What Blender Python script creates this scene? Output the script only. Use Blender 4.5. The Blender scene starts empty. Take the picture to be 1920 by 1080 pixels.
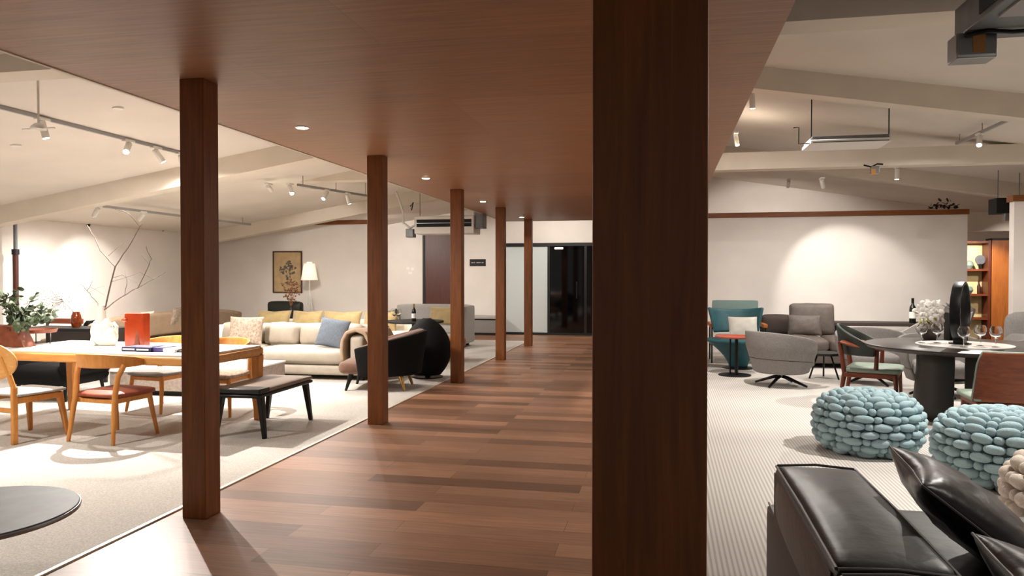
import bpy, bmesh, math, random
from mathutils import Vector, Matrix, Euler
random.seed(7)
C = bpy.context.scene.collection
PI = math.pi
R = math.radians

# ------------------------------------------------------------------ camera, world, exposure
FPX = 1400.0
CH = 1.45
YAW = math.atan(286 / FPX)
PIT = math.atan(23 / FPX)
cd = bpy.data.cameras.new('camera')
cam = bpy.data.objects.new('camera', cd)
C.objects.link(cam)
cd.sensor_width = 36
cd.lens = FPX / 1920 * 36
cd.clip_end = 100
cd.clip_start = 0.02
cam.location = (0, 0, CH)
cam.rotation_euler = (PI / 2 - PIT, 0, YAW)
bpy.context.scene.camera = cam

w = bpy.data.worlds.new('world')
w.use_nodes = True
bpy.context.scene.world = w
w.node_tree.nodes['Background'].inputs[0].default_value = (1, 0.95, 0.9, 1)
w.node_tree.nodes['Background'].inputs[1].default_value = 0.12
vs = bpy.context.scene.view_settings
vs.view_transform = 'Standard'
vs.look = 'None'
vs.gamma = 1
vs.use_curve_mapping = False
vs.exposure = 0.86
cy = bpy.context.scene.cycles
cy.max_bounces = 7
cy.diffuse_bounces = 5
cy.glossy_bounces = 4
cy.transmission_bounces = 6
cy.sample_clamp_indirect = 6
cy.caustics_reflective = False
cy.caustics_refractive = False
SPOT_GAIN = 0.8
WARM = (1.0, 0.94, 0.875)
NEUT = (1.0, 0.93, 0.85)
COOL = (0.92, 0.96, 1.0)


# ------------------------------------------------------------------ where a sight line meets a plane of the room
def _ray(px, py):
    x = (px - 960) / FPX
    u = -(py - 540) / FPX
    sy, cyw, sp, cp = math.sin(YAW), math.cos(YAW), math.sin(PIT), math.cos(PIT)
    return Vector((-sy * cp + x * cyw - u * sy * sp, cyw * cp + x * sy + u * cyw * sp, -sp + u * cp))


def G(px, py, z=0.0):
    d = _ray(px, py)
    t = (z - CH) / d.z
    return Vector((d.x * t, d.y * t, z))


def AT(px, py, Y):
    d = _ray(px, py)
    t = Y / d.y
    return Vector((d.x * t, Y, CH + d.z * t))


# ------------------------------------------------------------------ materials
MATS = {}


def srgb(c):
    return tuple(((v / 255) / 12.92 if v / 255 <= 0.04045 else ((v / 255 + 0.055) / 1.055) ** 2.4) for v in c)


def mat(name, col, rough=0.6, metal=0.0, var=0.0, scale=8, stretch=(1, 1, 1), bump=0.0, bscale=None, detail=3,
        spec=0.5, emit=None, estr=0, trans=0, coat=0, col2=None, coords='Object', sheen=0, ior=1.45):
    m = bpy.data.materials.new(name)
    m.use_nodes = True
    nt = m.node_tree
    b = nt.nodes['Principled BSDF']
    c = srgb(col)
    b.inputs['Base Color'].default_value = (*c, 1)
    b.inputs['Roughness'].default_value = rough
    b.inputs['Metallic'].default_value = metal
    b.inputs['Specular IOR Level'].default_value = spec
    b.inputs['IOR'].default_value = ior
    if trans:
        b.inputs['Transmission Weight'].default_value = trans
    if coat:
        b.inputs['Coat Weight'].default_value = coat
        b.inputs['Coat Roughness'].default_value = 0.2
    if sheen:
        b.inputs['Sheen Weight'].default_value = sheen
    if emit:
        b.inputs['Emission Color'].default_value = (*srgb(emit), 1)
        b.inputs['Emission Strength'].default_value = estr
    if var or bump:
        tc = nt.nodes.new('ShaderNodeTexCoord')
        mp = nt.nodes.new('ShaderNodeMapping')
        mp.inputs['Scale'].default_value = stretch
        nt.links.new(tc.outputs[coords], mp.inputs[0])
        n = nt.nodes.new('ShaderNodeTexNoise')
        n.inputs['Scale'].default_value = scale
        n.inputs['Detail'].default_value = detail
        nt.links.new(mp.outputs[0], n.inputs['Vector'])
        if var:
            r = nt.nodes.new('ShaderNodeValToRGB')
            ca = srgb(col2) if col2 else tuple(v * (1 - var) for v in c)
            r.color_ramp.elements[0].position = 0.32
            r.color_ramp.elements[0].color = (*ca, 1)
            r.color_ramp.elements[1].position = 0.68
            r.color_ramp.elements[1].color = (*(c if col2 else tuple(min(1, v * (1 + var * .6)) for v in c)), 1)
            nt.links.new(n.outputs[0], r.inputs[0])
            nt.links.new(r.outputs[0], b.inputs['Base Color'])
        if bump:
            n2 = n
            if bscale:
                n2 = nt.nodes.new('ShaderNodeTexNoise')
                n2.inputs['Scale'].default_value = bscale
                n2.inputs['Detail'].default_value = 3
                nt.links.new(mp.outputs[0], n2.inputs['Vector'])
            bp = nt.nodes.new('ShaderNodeBump')
            bp.inputs['Strength'].default_value = bump
            bp.inputs['Distance'].default_value = 0.01
            nt.links.new(n2.outputs[0], bp.inputs['Height'])
            nt.links.new(bp.outputs[0], b.inputs['Normal'])
    MATS[name] = m
    return m


def wood(name, c1, c2, stretch, scale=4, rough=0.45, bump=0.15, spec=0.4):
    """two tone grain drawn out along the short stretch axis"""
    m = bpy.data.materials.new(name)
    m.use_nodes = True
    nt = m.node_tree
    b = nt.nodes['Principled BSDF']
    b.inputs['Roughness'].default_value = rough
    b.inputs['Specular IOR Level'].default_value = spec
    tc = nt.nodes.new('ShaderNodeTexCoord')
    mp = nt.nodes.new('ShaderNodeMapping')
    mp.inputs['Scale'].default_value = stretch
    nt.links.new(tc.outputs['Object'], mp.inputs[0])
    n = nt.nodes.new('ShaderNodeTexNoise')
    n.inputs['Scale'].default_value = scale
    n.inputs['Detail'].default_value = 6
    n.inputs['Roughness'].default_value = 0.65
    n.inputs['Distortion'].default_value = 0.6
    nt.links.new(mp.outputs[0], n.inputs['Vector'])
    r = nt.nodes.new('ShaderNodeValToRGB')
    r.color_ramp.elements[0].position = 0.3
    r.color_ramp.elements[0].color = (*srgb(c2), 1)
    r.color_ramp.elements[1].position = 0.7
    r.color_ramp.elements[1].color = (*srgb(c1), 1)
    nt.links.new(n.outputs[0], r.inputs[0])
    nt.links.new(r.outputs[0], b.inputs['Base Color'])
    bp = nt.nodes.new('ShaderNodeBump')
    bp.inputs['Strength'].default_value = bump
    bp.inputs['Distance'].default_value = 0.004
    nt.links.new(n.outputs[0], bp.inputs['Height'])
    nt.links.new(bp.outputs[0], b.inputs['Normal'])
    MATS[name] = m
    return m


def planks(name, c1, c2, pw, pl, rough, mortar=0.004, swap=False, seamdark=0.5, grain=(1.2, 22, 1), gap=0.006):
    m = bpy.data.materials.new(name)
    m.use_nodes = True
    nt = m.node_tree
    b = nt.nodes['Principled BSDF']
    b.inputs['Roughness'].default_value = rough
    b.inputs['Specular IOR Level'].default_value = 0.28
    tc = nt.nodes.new('ShaderNodeTexCoord')
    br = nt.nodes.new('ShaderNodeTexBrick')
    br.offset = 0.37
    br.offset_frequency = 2
    br.inputs['Scale'].default_value = 1
    br.inputs['Brick Width'].default_value = pl
    br.inputs['Row Height'].default_value = pw
    br.inputs['Mortar Size'].default_value = mortar
    br.inputs['Mortar Smooth'].default_value = 0.3
    br.inputs['Bias'].default_value = 0.0
    br.inputs['Color1'].default_value = (*srgb(c1), 1)
    br.inputs['Color2'].default_value = (*srgb(c2), 1)
    br.inputs['Mortar'].default_value = (*[v * seamdark for v in srgb(c2)], 1)
    nt.links.new(tc.outputs['Object'], br.inputs['Vector'])
    mp = nt.nodes.new('ShaderNodeMapping')
    mp.inputs['Scale'].default_value = grain
    nt.links.new(tc.outputs['Object'], mp.inputs[0])
    n = nt.nodes.new('ShaderNodeTexNoise')
    n.inputs['Scale'].default_value = 2.2
    n.inputs['Detail'].default_value = 6
    n.inputs['Roughness'].default_value = 0.62
    nt.links.new(mp.outputs[0], n.inputs['Vector'])
    r = nt.nodes.new('ShaderNodeValToRGB')
    r.color_ramp.elements[0].position = 0.3
    r.color_ramp.elements[0].color = (0.72, 0.72, 0.72, 1)
    r.color_ramp.elements[1].position = 0.72
    r.color_ramp.elements[1].color = (1.18, 1.18, 1.18, 1)
    nt.links.new(n.outputs[0], r.inputs[0])
    mx = nt.nodes.new('ShaderNodeMixRGB')
    mx.blend_type = 'MULTIPLY'
    mx.inputs[0].default_value = 1
    nt.links.new(br.outputs['Color'], mx.inputs[1])
    nt.links.new(r.outputs[0], mx.inputs[2])
    nt.links.new(mx.outputs[0], b.inputs['Base Color'])
    bp = nt.nodes.new('ShaderNodeBump')
    bp.inputs['Strength'].default_value = 0.12
    bp.inputs['Distance'].default_value = 0.003
    nt.links.new(n.outputs[0], bp.inputs['Height'])
    nt.links.new(bp.outputs[0], b.inputs['Normal'])
    MATS[name] = m
    return m


def striped(name, c1, c2, period):
    m = bpy.data.materials.new(name)
    m.use_nodes = True
    nt = m.node_tree
    b = nt.nodes['Principled BSDF']
    b.inputs['Roughness'].default_value = 0.95
    b.inputs['Specular IOR Level'].default_value = 0.1
    tc = nt.nodes.new('ShaderNodeTexCoord')
    wv = nt.nodes.new('ShaderNodeTexWave')
    wv.wave_type = 'BANDS'
    wv.bands_direction = 'X'
    wv.inputs['Scale'].default_value = 0.314 / period
    wv.inputs['Distortion'].default_value = 0.0
    nt.links.new(tc.outputs['Object'], wv.inputs['Vector'])
    r = nt.nodes.new('ShaderNodeValToRGB')
    r.color_ramp.elements[0].position = 0.25
    r.color_ramp.elements[0].color = (*srgb(c2), 1)
    r.color_ramp.elements[1].position = 0.6
    r.color_ramp.elements[1].color = (*srgb(c1), 1)
    nt.links.new(wv.outputs['Fac'], r.inputs[0])
    nt.links.new(r.outputs[0], b.inputs['Base Color'])
    MATS[name] = m
    return m


M_white = mat('white_paint', (224, 217, 210), 0.85, var=0.04, scale=2, spec=0.2)
M_ceil = mat('ceiling_paint', (216, 208, 198), 0.9, var=0.05, scale=1.2, spec=0.1)
M_ceil2 = mat('beam_paint', (216, 206, 192), 0.88, var=0.04, scale=3, spec=0.1)
M_canopy = planks('canopy_veneer', (160, 113, 80), (147, 102, 71), 1.22, 2.44, 0.42, mortar=0.002, seamdark=0.75, grain=(0.8, 16, 1))
M_floor = planks('walnut_floor', (168, 124, 96), (110, 78, 57), 0.19, 1.5, 0.4, mortar=0.0015, seamdark=0.6)
M_post = wood('post_veneer', (134, 78, 30), (98, 52, 17), (14, 14, 0.8), 3, 0.42)
M_trim = wood('trim_wood', (136, 80, 34), (108, 58, 24), (0.8, 10, 10), 4, 0.5)
M_carpetL = mat('speckled_carpet', (196, 190, 182), 0.97, var=0.2, scale=90, bump=0.6, bscale=140, spec=0.05, detail=4)
M_carpetR = striped('ribbed_carpet', (208, 204, 198), (178, 173, 167), 0.026)
M_strip = mat('pale_metal_strip', (214, 200, 184), 0.4, metal=0.3)
M_oak = wood('oak', (214, 150, 78), (190, 122, 56), (9, 9, 1.2), 3, 0.42)
M_oakx = wood('oak_lengthwise', (222, 168, 100), (200, 138, 72), (1.2, 12, 12), 3, 0.42)
M_walnut = wood('walnut', (136, 66, 32), (98, 44, 20), (1.5, 9, 9), 4, 0.4)
M_walnutz = wood('walnut_upright', (112, 50, 26), (80, 32, 16), (9, 9, 1.2), 4, 0.4)
M_dkwood = wood('dark_stained_wood', (42, 33, 28), (28, 22, 19), (2, 9, 9), 4, 0.33)
M_peddark = wood('dark_pedestal_wood', (30, 25, 21), (20, 16, 14), (2, 9, 9), 4, 0.35)
M_cabwood = wood('orange_wood_panel', (186, 108, 44), (154, 84, 32), (9, 9, .8), 3, 0.45)
M_doorwood = wood('door_wood', (78, 36, 24), (62, 26, 17), (9, 9, .8), 3, 0.45)
M_marble = mat('white_marble', (236, 233, 228), 0.25, var=0.05, scale=5, detail=8)
M_rust = mat('rust_leather', (140, 66, 40), 0.45, var=0.1, scale=20, bump=0.2, bscale=120)
M_greyfab = mat('grey_fabric', (136, 132, 129), 0.92, var=0.12, scale=60, bump=0.35, bscale=160, spec=0.15)
M_ltgrey = mat('light_grey_fabric', (168, 165, 160), 0.92, var=0.1, scale=60, bump=0.3, bscale=160, spec=0.15)
M_beigefab = mat('beige_leather', (160, 150, 136), 0.55, var=0.06, scale=10, bump=0.25, bscale=24, spec=0.35)
M_taupe = mat('taupe_pattern_fabric', (166, 148, 132), 0.9, var=0.35, scale=34, bump=0.3, bscale=60, spec=0.15)
M_beige2 = mat('sand_leather', (164, 140, 116), 0.6, var=0.08, scale=9, bump=0.3, bscale=20, spec=0.3)
M_bluegrey = mat('blue_grey_fabric', (104, 112, 122), 0.92, var=0.15, scale=50, bump=0.3, bscale=150, spec=0.15)
M_mustard = mat('mustard_velvet', (156, 134, 88), 0.65, var=0.15, scale=9, bump=0.2, bscale=30, sheen=0.4)
M_creamfab = mat('cream_fabric', (232, 222, 204), 0.9, var=0.05, scale=20, bump=0.2, bscale=60, spec=0.15)
M_brownvel = mat('brown_velvet', (106, 76, 60), 0.8, var=0.18, scale=14, bump=0.15, bscale=60, sheen=0.15)
M_blackvel = mat('black_velvet', (14, 13, 14), 0.8, spec=0.2)
M_black = mat('black_metal', (18, 17, 17), 0.4, metal=0.4)
M_blackmat = mat('black_paint', (20, 19, 18), 0.6)
M_leather = mat('black_leather', (26, 26, 25), 0.38, var=0.12, scale=5, bump=0.22, bscale=14, spec=0.4)
M_leather2 = mat('black_leather_creased', (34, 31, 33), 0.34, var=0.15, scale=5, bump=0.55, bscale=9, spec=0.55)
M_seam = mat('grey_seam_piping', (92, 88, 86), 0.45)
M_padtaupe = mat('taupe_leather', (118, 100, 84), 0.6, bump=0.1, bscale=30)
M_sofaside = mat('dark_brown_leather', (46, 36, 31), 0.55, bump=0.1, bscale=30)
M_knitblue = mat('pale_blue_knit', (160, 184, 190), 0.95, var=0.1, scale=120, bump=0.5, bscale=220, spec=0.1)
M_knitbeige = mat('beige_knit', (196, 184, 172), 0.95, var=0.12, scale=120, bump=0.5, bscale=220, spec=0.1)
M_teal = mat('teal_leather', (42, 88, 96), 0.5, var=0.1, scale=10, bump=0.1, bscale=60)
M_tealgrey = mat('grey_teal_fabric', (110, 130, 126), 0.85, var=0.06, scale=40)
M_sage = mat('sage_leather', (132, 146, 132), 0.5, var=0.08, scale=10)
M_dkgreen = mat('dark_green_leather', (26, 34, 28), 0.45)
M_browngrey = mat('grey_brown_leather', (94, 84, 78), 0.6, var=0.12, scale=14, bump=0.3, bscale=40)
M_dkbrown = mat('dark_brown_fabric', (60, 50, 45), 0.8, var=0.1, scale=30)
M_coral = mat('coral_laquer', (176, 82, 60), 0.4)
M_silver = mat('brushed_metal', (150, 150, 150), 0.35, metal=0.9)
M_gold = mat('brass', (176, 140, 84), 0.3, metal=0.9)
M_plastic = mat('white_plastic', (222, 218, 212), 0.5)
M_galv = mat('galvanised_sheet', (112, 114, 116), 0.45, metal=0.5, var=0.15, scale=8)
M_dark = mat('dark_void_paint', (10, 10, 10), 0.7)
M_frost = mat('frosted_glass', (196, 204, 204), 0.22, spec=0.6)
M_blackglass = mat('black_glass', (5, 5, 6), 0.06, spec=0.6)
M_glass = mat('clear_glass', (255, 255, 255), 0.0, trans=1.0, ior=1.45)
M_bottle = mat('bottle_glass', (12, 16, 12), 0.1, spec=0.7)
M_amber = mat('amber_glass', (124, 52, 16), 0.12, var=0.5, scale=24, spec=0.6)
M_terr = mat('red_orange_ceramic', (158, 54, 20), 0.22, var=0.2, scale=6, spec=0.6)
M_terr2 = mat('brown_ceramic', (122, 62, 36), 0.6, var=0.3, scale=16)
M_ceram = mat('white_ceramic', (206, 203, 193), 0.4)
M_twig = mat('grey_bark', (88, 74, 64), 0.85, var=0.2, scale=30)
M_leaf = mat('eucalyptus_leaf', (86, 100, 68), 0.6, var=0.35, scale=14, col2=(40, 54, 38))
M_leafdk = mat('dark_leaf', (34, 26, 24), 0.7)
M_gyps = mat('gypsophila_sprig', (74, 72, 66), 0.8)
M_dried = mat('dried_brown_flower', (120, 78, 50), 0.9, var=0.3, scale=20)
M_navy = mat('navy_cloth_cover', (34, 34, 66), 0.7)
M_violet = mat('violet_cover', (78, 70, 124), 0.7)
M_paper = mat('white_paper', (236, 232, 226), 0.8)
M_pict = mat('aged_print_paper', (184, 158, 118), 0.85, var=0.12, scale=9)
M_ink = mat('grey_ink', (98, 90, 80), 0.85, var=0.3, scale=14)
M_frame = wood('picture_frame_wood', (80, 52, 26), (58, 36, 18), (6, 6, 6), 4, 0.4)
M_shade = mat('pleated_white_shade', (244, 238, 226), 0.9, emit=(255, 232, 200), estr=0.35)
M_flower = mat('white_petal', (236, 232, 226), 0.8)
M_yellow = mat('yellow_green_leaf', (166, 164, 78), 0.7)
M_sand = mat('cream_shelf_panel', (236, 216, 158), 0.7)
M_greystone = mat('grey_slate', (70, 73, 71), 0.6, var=0.3, scale=7, detail=8)
M_ped = mat('brushed_stone_base', (150, 138, 128), 0.6, var=0.2, scale=30)
M_lens = mat('lit_lens', (255, 250, 240), 0.5, emit=(255, 244, 226), estr=30)
M_lens2 = mat('dim_lens', (255, 250, 240), 0.5, emit=(255, 244, 226), estr=4)
M_dl = mat('downlight_lens', (255, 250, 240), 0.5, emit=(255, 240, 216), estr=14)
M_card = mat('kraft_cardboard', (178, 128, 72), 0.8)
M_steelw = mat('wall_rail_grey', (150, 148, 146), 0.5)
M_tan = mat('tan_leather', (164, 112, 66), 0.5, var=0.1, scale=10)


# ------------------------------------------------------------------ mesh builder
class B:
    def __init__(s):
        s.v = []
        s.f = []

    def add(s, vs, fs):
        o = len(s.v)
        s.v += [tuple(p) for p in vs]
        s.f += [tuple(i + o for i in f) for f in fs]
        return s

    def box(s, cx, cy_, cz, sx, sy, sz, rot=None):
        p = []
        mt = Euler(rot).to_matrix() if rot else None
        for dz in (-.5, .5):
            for dx, dy in ((-.5, -.5), (.5, -.5), (.5, .5), (-.5, .5)):
                q = Vector((dx * sx, dy * sy, dz * sz))
                if mt:
                    q = mt @ q
                p.append(q + Vector((cx, cy_, cz)))
        return s.add(p, [(3, 2, 1, 0), (4, 5, 6, 7), (0, 1, 5, 4), (1, 2, 6, 5), (2, 3, 7, 6), (3, 0, 4, 7)])

    def bb(s, x0, x1, y0, y1, z0, z1):
        return s.box((x0 + x1) / 2, (y0 + y1) / 2, (z0 + z1) / 2, x1 - x0, y1 - y0, z1 - z0)

    def tube(s, pts, r, n=10, closed=False, flat=None, caps=True):
        """pts along the path, r a radius or a list; flat=(a,b) scales the section"""
        pts = [Vector(p) for p in pts]
        k = len(pts)
        rr = r if isinstance(r, (list, tuple)) else [r] * k
        fa, fb = flat or (1, 1)
        vs_ = []
        up = Vector((0, 0, 1))
        prev = None
        for i, p in enumerate(pts):
            if closed:
                t = (pts[(i + 1) % k] - pts[i - 1])
            else:
                t = (pts[min(i + 1, k - 1)] - pts[max(i - 1, 0)])
            t = t.normalized() if t.length > 1e-9 else Vector((0, 0, 1))
            if prev is None:
                a = up.cross(t)
                if a.length < 0.05:
                    a = Vector((1, 0, 0)).cross(t) if abs(t.x) < .9 else Vector((0, 1, 0))
                a.normalize()
            else:
                a = prev - t * prev.dot(t)
                if a.length < 1e-6:
                    a = up.cross(t)
                a.normalize()
            prev = a
            b = t.cross(a)
            for j in range(n):
                an = 2 * PI * j / n
                vs_.append(p + a * math.cos(an) * rr[i] * fa + b * math.sin(an) * rr[i] * fb)
        fs = []
        for i in range(k if closed else k - 1):
            i2 = (i + 1) % k
            for j in range(n):
                j2 = (j + 1) % n
                fs.append((i * n + j, i * n + j2, i2 * n + j2, i2 * n + j))
        if not closed and caps:
            fs.append(tuple(range(n - 1, -1, -1)))
            fs.append(tuple((k - 1) * n + j for j in range(n)))
        return s.add(vs_, fs)

    def cyl(s, p0, p1, r0, r1=None, n=16):
        return s.tube([p0, p1], [r0, r0 if r1 is None else r1], n)

    def bar(s, p0, p1, a, b, a1=None, b1=None):
        """rectangular bar from p0 to p1, a across x-ish, b across the other way, may taper"""
        p0, p1 = Vector(p0), Vector(p1)
        t = (p1 - p0).normalized()
        ref = Vector((0, 1, 0)) if abs(t.y) < .8 else Vector((1, 0, 0))
        x = ref.cross(t).normalized()
        y = t.cross(x)
        a1 = a if a1 is None else a1
        b1 = b if b1 is None else b1
        vs_ = []
        for p, aa, bb_ in ((p0, a, b), (p1, a1, b1)):
            for sx, sy in ((-1, -1), (1, -1), (1, 1), (-1, 1)):
                vs_.append(p + x * sx * aa / 2 + y * sy * bb_ / 2)
        return s.add(vs_, [(3, 2, 1, 0), (4, 5, 6, 7), (0, 1, 5, 4), (1, 2, 6, 5), (2, 3, 7, 6), (3, 0, 4, 7)])

    def lathe(s, prof, c=(0, 0, 0), n=32, ex=1, ey=1):
        vs_ = []
        fs = []
        for (r, z) in prof:
            for j in range(n):
                a = 2 * PI * j / n
                vs_.append((c[0] + r * ex * math.cos(a), c[1] + r * ey * math.sin(a), c[2] + z))
        k = len(prof)
        for i in range(k - 1):
            for j in range(n):
                j2 = (j + 1) % n
                fs.append((i * n + j, i * n + j2, (i + 1) * n + j2, (i + 1) * n + j))
        fs.append(tuple(range(n - 1, -1, -1)))
        fs.append(tuple((k - 1) * n + j for j in range(n)))
        return s.add(vs_, fs)

    def prism(s, poly, a, b, axis='y'):
        """poly is a list of 2D points, drawn out from a to b along the axis"""
        n = len(poly)

        def P(q, t):
            return {'y': (q[0], t, q[1]), 'x': (t, q[0], q[1]), 'z': (q[0], q[1], t)}[axis]
        vs_ = [P(q, a) for q in poly] + [P(q, b) for q in poly]
        fs = [tuple(range(n)), tuple(range(2 * n - 1, n - 1, -1))]
        for i in range(n):
            j = (i + 1) % n
            fs.append((i, i + n, j + n, j))
        return s.add(vs_, fs)

    def surf(s, f, nu, nv, cu=False):
        vs_ = [f(i / (nu if cu else nu - 1), j / (nv - 1)) for i in range(nu) for j in range(nv)]
        fs = []
        for i in range(nu if cu else nu - 1):
            i2 = (i + 1) % nu
            for j in range(nv - 1):
                fs.append((i * nv + j, i2 * nv + j, i2 * nv + j + 1, i * nv + j + 1))
        return s.add(vs_, fs)

    def ell(s, c, r, rot=None, nu=12, nv=8, p=1.0):
        vs_ = []
        mt = rot if isinstance(rot, Matrix) else (Euler(rot).to_matrix() if rot else None)

        def sg(x):
            return math.copysign(abs(x) ** p, x)
        for j in range(1, nv):
            ph = PI * j / nv - PI / 2
            for i in range(nu):
                th = 2 * PI * i / nu
                q = Vector((r[0] * sg(math.cos(ph)) * sg(math.cos(th)), r[1] * sg(math.cos(ph)) * sg(math.sin(th)), r[2] * sg(math.sin(ph))))
                if mt:
                    q = mt @ q
                vs_.append(q + Vector(c))
        for zz in (-1, 1):
            q = Vector((0, 0, r[2] * zz))
            if mt:
                q = mt @ q
            vs_.append(q + Vector(c))
        a, b = len(vs_) - 2, len(vs_) - 1
        fs = []
        for j in range(nv - 2):
            for i in range(nu):
                i2 = (i + 1) % nu
                fs.append((j * nu + i, j * nu + i2, (j + 1) * nu + i2, (j + 1) * nu + i))
        for i in range(nu):
            i2 = (i + 1) % nu
            fs.append((a, i2, i))
            fs.append((b, (nv - 2) * nu + i, (nv - 2) * nu + i2))
        return s.add(vs_, fs)

    def puff(s, cx, cy_, cz, sx, sy, sz, r=0.04, puff=(0, 0, .02), n=8, rot=None, wr=0.0):
        """upholstered block: rounded edges and swollen faces"""
        h = Vector((sx / 2, sy / 2, sz / 2))
        r = min(r, h.x * .98, h.y * .98, h.z * .98)
        mt = Euler(rot).to_matrix() if rot else None
        idx = {}
        vs_ = []
        fs = []
        rnd = random.Random(int((cx + cy_ * 7 + cz * 31) * 1000))
        ph = [rnd.uniform(0, 6) for _ in range(6)]

        def g(t):  # spread samples towards the rounded edges
            return math.sin(t * PI / 2) * .35 + t * .65

        def vert(i, j, k):
            key = (i, j, k)
            if key in idx:
                return idx[key]
            u = [g(2 * q / n - 1) for q in (i, j, k)]
            p = Vector((u[0] * h.x, u[1] * h.y, u[2] * h.z))
            inner = Vector([max(-(h[a] - r), min(h[a] - r, p[a])) for a in range(3)])
            d = p - inner
            if d.length > 1e-9:
                m_ = max(abs(d.x), abs(d.y), abs(d.z))
                p = inner + d.normalized() * min(r, m_ * 1.0 if m_ > 0 else r)
            sw = [(1 - u[1] ** 2) * (1 - u[2] ** 2), (1 - u[0] ** 2) * (1 - u[2] ** 2), (1 - u[0] ** 2) * (1 - u[1] ** 2)]
            for a in range(3):
                p[a] += puff[a] * sw[a] * u[a]
            if wr:
                p[2] += wr * sw[2] * (math.sin(u[0] * 9 + ph[0] + u[1] * 3) + .6 * math.sin(u[1] * 13 + ph[1])) * (1 if u[2] > .5 else 0)
                p[1] += wr * sw[1] * (math.sin(u[0] * 11 + ph[2]) + .6 * math.sin(u[2] * 8 + ph[3] + 3 * u[0])) * (1 if abs(u[1]) > .5 else 0)
            if mt:
                p = mt @ p
            vs_.append(p + Vector((cx, cy_, cz)))
            idx[key] = len(vs_) - 1
            return idx[key]
        for i in range(n):
            for j in range(n):
                for side in (0, n):
                    q = [vert(i, j, side), vert(i + 1, j, side), vert(i + 1, j + 1, side), vert(i, j + 1, side)]
                    fs.append(q if side else q[::-1])
                    q = [vert(side, i, j), vert(side, i + 1, j), vert(side, i + 1, j + 1), vert(side, i, j + 1)]
                    fs.append(q if side else q[::-1])
                    q = [vert(i, side, j), vert(i + 1, side, j), vert(i + 1, side, j + 1), vert(i, side, j + 1)]
                    fs.append(q[::-1] if side else q)
        return s.add(vs_, fs)

    def pillow(s, w_, h_, t, n=14, dent=0.06, wr=0.004, seed=1, top_dent=0.0):
        """scatter cushion standing in the XZ plane, bottom at z=0, thick along Y"""
        rnd = random.Random(seed)
        ph = [rnd.uniform(0, 6.28) for _ in range(8)]
        vs_ = []

        def P(u, v, sd):
            e = (1 - u * u) * (1 - v * v)
            x = u * w_ / 2 * (1 - dent * (1 - v * v) * abs(u))
            z = h_ / 2 + v * h_ / 2 * (1 - dent * (1 - u * u) * abs(v))
            if v > 0:
                z -= top_dent * h_ * math.exp(-(u * 3) ** 2) * v
            th = t / 2 * (max(0, e) ** 0.42)
            wv = wr * (math.sin(7 * u + 5 * v + ph[0]) + math.sin(11 * v - 6 * u + ph[1]) + .7 * math.sin(15 * u + ph[2])) * min(1, e * 3)
            return (x, sd * (th + wv), z)
        for sd in (-1, 1):
            for i in range(n + 1):
                for j in range(n + 1):
                    u = math.sin((2 * i / n - 1) * PI / 2)
                    v = math.sin((2 * j / n - 1) * PI / 2)
                    vs_.append(P(u, v, sd))
        fs = []
        o = (n + 1) ** 2
        for i in range(n):
            for j in range(n):
                a = i * (n + 1) + j
                fs.append((a, a + n + 1, a + n + 2, a + 1))
                fs.append((a + o, a + o + 1, a + o + n + 2, a + o + n + 1))
        return s.add(vs_, fs)

    def xf(s, loc=(0, 0, 0), rot=(0, 0, 0), start=0, scale=1):
        mt = Euler(rot).to_matrix()
        s.v = s.v[:start] + [tuple(mt @ (Vector(p) * scale) + Vector(loc)) for p in s.v[start:]]
        return s

    def obj(s, name, material, parent=None, bevel=0, seg=2, smooth=True, solid=0, sub=0, ang=38, loc=None):
        me = bpy.data.meshes.new(name)
        me.from_pydata(s.v, [], s.f)
        bm = bmesh.new()
        bm.from_mesh(me)
        bmesh.ops.remove_doubles(bm, verts=bm.verts, dist=1e-5)
        bmesh.ops.recalc_face_normals(bm, faces=bm.faces)
        bm.to_mesh(me)
        bm.free()
        me.materials.append(material)
        if smooth:
            me.polygons.foreach_set('use_smooth', [True] * len(me.polygons))
            try:
                me.set_sharp_from_angle(angle=R(ang))
            except Exception:
                pass
        o = bpy.data.objects.new(name, me)
        C.objects.link(o)
        if parent:
            o.parent = parent
        if loc is not None:
            o.location = loc
        if solid:
            md = o.modifiers.new('solid', 'SOLIDIFY')
            md.thickness = solid
            md.offset = 0
        if bevel:
            md = o.modifiers.new('bevel', 'BEVEL')
            md.width = bevel
            md.segments = seg
            md.limit_method = 'ANGLE'
            md.angle_limit = R(35)
            md.harden_normals = False
        if sub:
            md = o.modifiers.new('sub', 'SUBSURF')
            md.levels = sub
            md.render_levels = sub
        return o


def thing(name, label, cat, loc=(0, 0, 0), rz=0, group=None):
    o = bpy.data.objects.new(name, None)
    o.empty_display_size = 0.1
    C.objects.link(o)
    o.location = loc
    o.rotation_euler = (0, 0, rz)
    o['label'] = label
    o['category'] = cat
    if group:
        o['group'] = group
    return o


def tag(o, label, cat, group=None):
    o['label'] = label
    o['category'] = cat
    if group:
        o['group'] = group
    return o


def struct(o, label=None):
    o['kind'] = 'structure'
    if label:
        o['label'] = label
    return o


def dup(root, loc, rz, label, group=None):
    r = root.copy()
    C.objects.link(r)
    r.location = loc
    r.rotation_euler = (0, 0, rz)
    r['label'] = label
    if group:
        r['group'] = group
    for ch in list(root.children):
        c = ch.copy()
        C.objects.link(c)
        c.parent = r
        for g_ in list(ch.children):
            d = g_.copy()
            C.objects.link(d)
            d.parent = c
    return r


# ------------------------------------------------------------------ the room
XL, XR, YB, YF = -9.6, 9.0, 18.1, -3.5
RIDGE = 0.2
CZ = 3.91


def ceil_z(x):
    return 2.32 + (x - XL) * 0.1622 if x < RIDGE else CZ - 0.165 * (x - RIDGE)


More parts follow.
